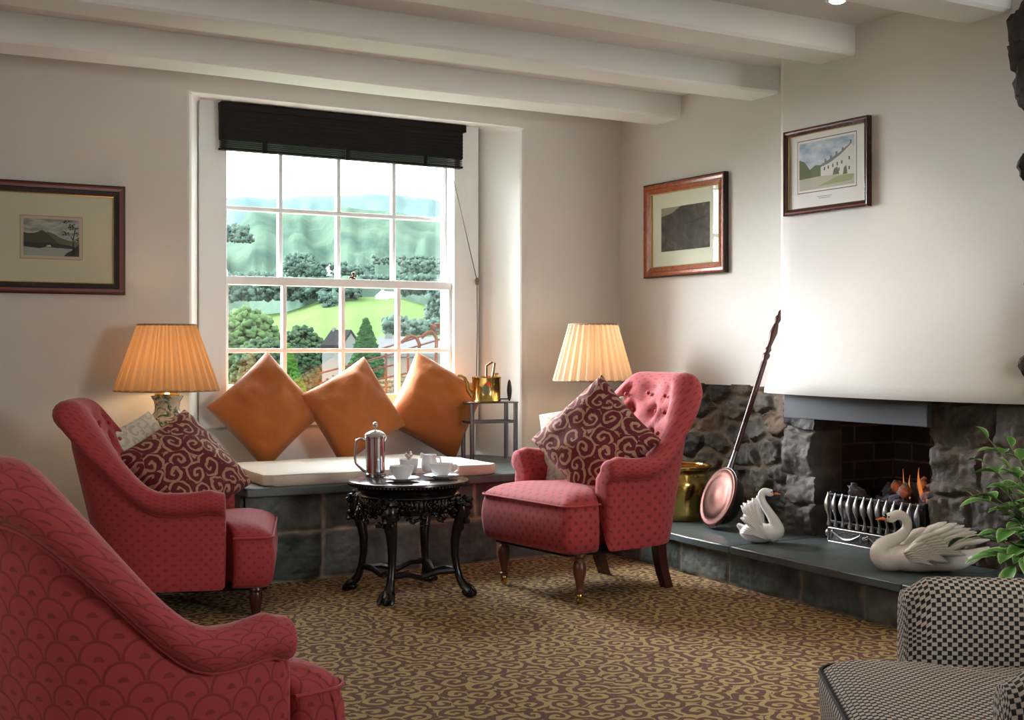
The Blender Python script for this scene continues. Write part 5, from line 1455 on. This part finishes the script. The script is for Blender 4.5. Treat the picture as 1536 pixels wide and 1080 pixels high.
put('shrub', 'grey-green bush at the foot of the tall conifer', 590, 552, 592, 11, 62, 'grey', seed=8, n=300, cat='bush')
put('shrub', 'grey-green climber beside the garden wall on the right', 652, 528, 590, 11, 60, 'grey', seed=9, n=350, cat='bush')
# far white farmhouse
def cb(px, py, t):
    p = ext(px, py, t); z = gz(p.y); return Vector((p.x, p.y, z)), p.z - z
def house(name, label, c, yaw, L, D, Hh, R, wm, rm, parts=True):
    r = empty(name, c, yaw, label, 'house'); g = G(); g.box(-L / 2, L / 2, -D / 2, D / 2, 0, Hh)
    a = [g.vert(p) for p in ((-L / 2, -D / 2, Hh), (-L / 2, D / 2, Hh), (-L / 2, 0, Hh + R))]; g.face(a); a = [g.vert(p) for p in ((L / 2, -D / 2, Hh), (L / 2, D / 2, Hh), (L / 2, 0, Hh + R))]; g.face(a)
    g.build('wall', wm, r, smooth=False)
    g = G(); e = L * .02
    for s in (-1, 1):
        o = .06 * D; pts = [(-L / 2 - e, s * (D / 2 + o), Hh - R * .12), (L / 2 + e, s * (D / 2 + o), Hh - R * .12), (L / 2 + e, 0, Hh + R), (-L / 2 - e, 0, Hh + R)]
        a = [Vector(p) for p in pts]; b = [p + Vector((0, 0, .05 * R + .05)) for p in a]; g.loft([a, b])
    g.build('roof', rm, r, smooth=False)
    g = G(); g.box(-L * .42, -L * .32, -D * .06, D * .06, Hh + R * .6, Hh + R * 1.4); g.build('chimney', wm, r, smooth=False)
    return r
wh = simple('whitewash', (.40, .40, .40), .8, Specular_IOR_Level=0.0); gs_ = simple('grey_slate_roof', (.075, .08, .08), .8, nscale=3, namt=.15, Specular_IOR_Level=0.0); dk = simple('dark_barge', (.015, .015, .015), .8, Specular_IOR_Level=0.0); gw = simple('pale_render', (.085, .09, .085), .8, Specular_IOR_Level=0.0)
house('farmhouse', 'tiny white farmhouse on the crest of the green field', ext(582, 450, 325), .4, 5.5, 3.5, 1.0, 1.1, wh, wh)
house('farmhouse', 'white farmhouse among the far woods above the sash bar', ext(499, 414, 590), .4, 6, 5, 2.6, 2, wh, wh)
house('cottage', 'pale gabled cottage behind the bright green bush', cb(512, 500, 24)[0], HEAD * -1 - .5, .45, .6, cb(512, 520, 24)[1], .26, gw, dk)
house('cottage', 'low cottage with grey slate roof behind the rusty arches', cb(622, 500, 27)[0], -.5, 1.5, .9, cb(622, 532, 27)[1], .32, gw, gs_)
# rusty garden arches with sloping rails
_a = ext(640, 600, 9.5); _a.z = gz(_a.y)
rp = empty('garden_arches', _a, 0, 'rusty iron hoops with sloping rails in the garden', 'garden arch')
rust = simple('rusty_iron', (.05, .018, .012), .9, Specular_IOR_Level=0.0)
base = rp.location.copy()
def lp(px, py, t=9.5): return ext(px, py, t) - base
for k, (x0, x1, yt, yb) in enumerate([(606, 629, 504, 560), (636, 655, 497, 560), (664, 680, 489, 560)]):
    g = G(); pts = [lp(x0 - 4, yt + 10), lp(x0 + 4, yt + 3), lp(x0 + 12, yt), lp(x1 - 4, yt + 3), lp(x1, yt + 12), lp(x1 - 1, yt + 30), lp(x1 - 1, yb)]
    g.tube(pts, .013, 8); g.build('hoop', rust, rp)
for a, b, c, d in ((480, 560, 600, 528), (480, 575, 600, 545), (560, 527, 690, 486), (600, 527, 690, 500), (470, 590, 610, 560)):
    g = G(); g.tube([lp(a, b), lp(c, d)], .0075, 6); g.build('rail', rust, rp)
for x in (579, 612): 
    q_ = lp(x, 590); q_.z = 0; g = G(); g.tube([lp(x, 530), q_], .009, 6); g.build('post', rust, rp)
for k in range(3): 
    g = G(); g.sphere(lp(650 + 9 * k, 490 - 2 * k), .022, 8, 6, jit=.5, seed=k); g.build('finial', rust, rp)
# dry-stone garden wall and white terrace wall
g = G(); rs = random.Random(6)
for row in range(7):
    for k in range(26):
        c = ext(560 + k * 5.2 + (row % 2) * 2.5, 592 - row * 7, 10.5); 
        if row > 3 + k * .15: continue
        g.sphere(c, (.020, .018, .016), 7, 5, jit=.6, seed=k + row * 31)
o = g.build('garden_wall', simple('mossy_grey_stone', (.07, .08, .055), .9, nscale=6, namt=.4, Specular_IOR_Level=0.0)); tag(o, 'mossy dry-stone garden wall below the rusty arches', 'garden wall')
p0 = ext(330, 620, 8.5); p1 = ext(420, 620, 8.5)
g = G(); a, b = ext(325, 577, 8.5), ext(430, 580, 8.5); dv = VV * .12
g.loft([[a, b, b + dv, a + dv], [Vector((q.x, q.y, q.z - .45)) for q in (a, b, b + dv, a + dv)]])
o = g.build('terrace_wall', simple('white_painted_boards', (.13, .135, .125), .8, Specular_IOR_Level=0.0), smooth=False); tag(o, 'white painted terrace wall outside the lower left pane', 'garden wall')
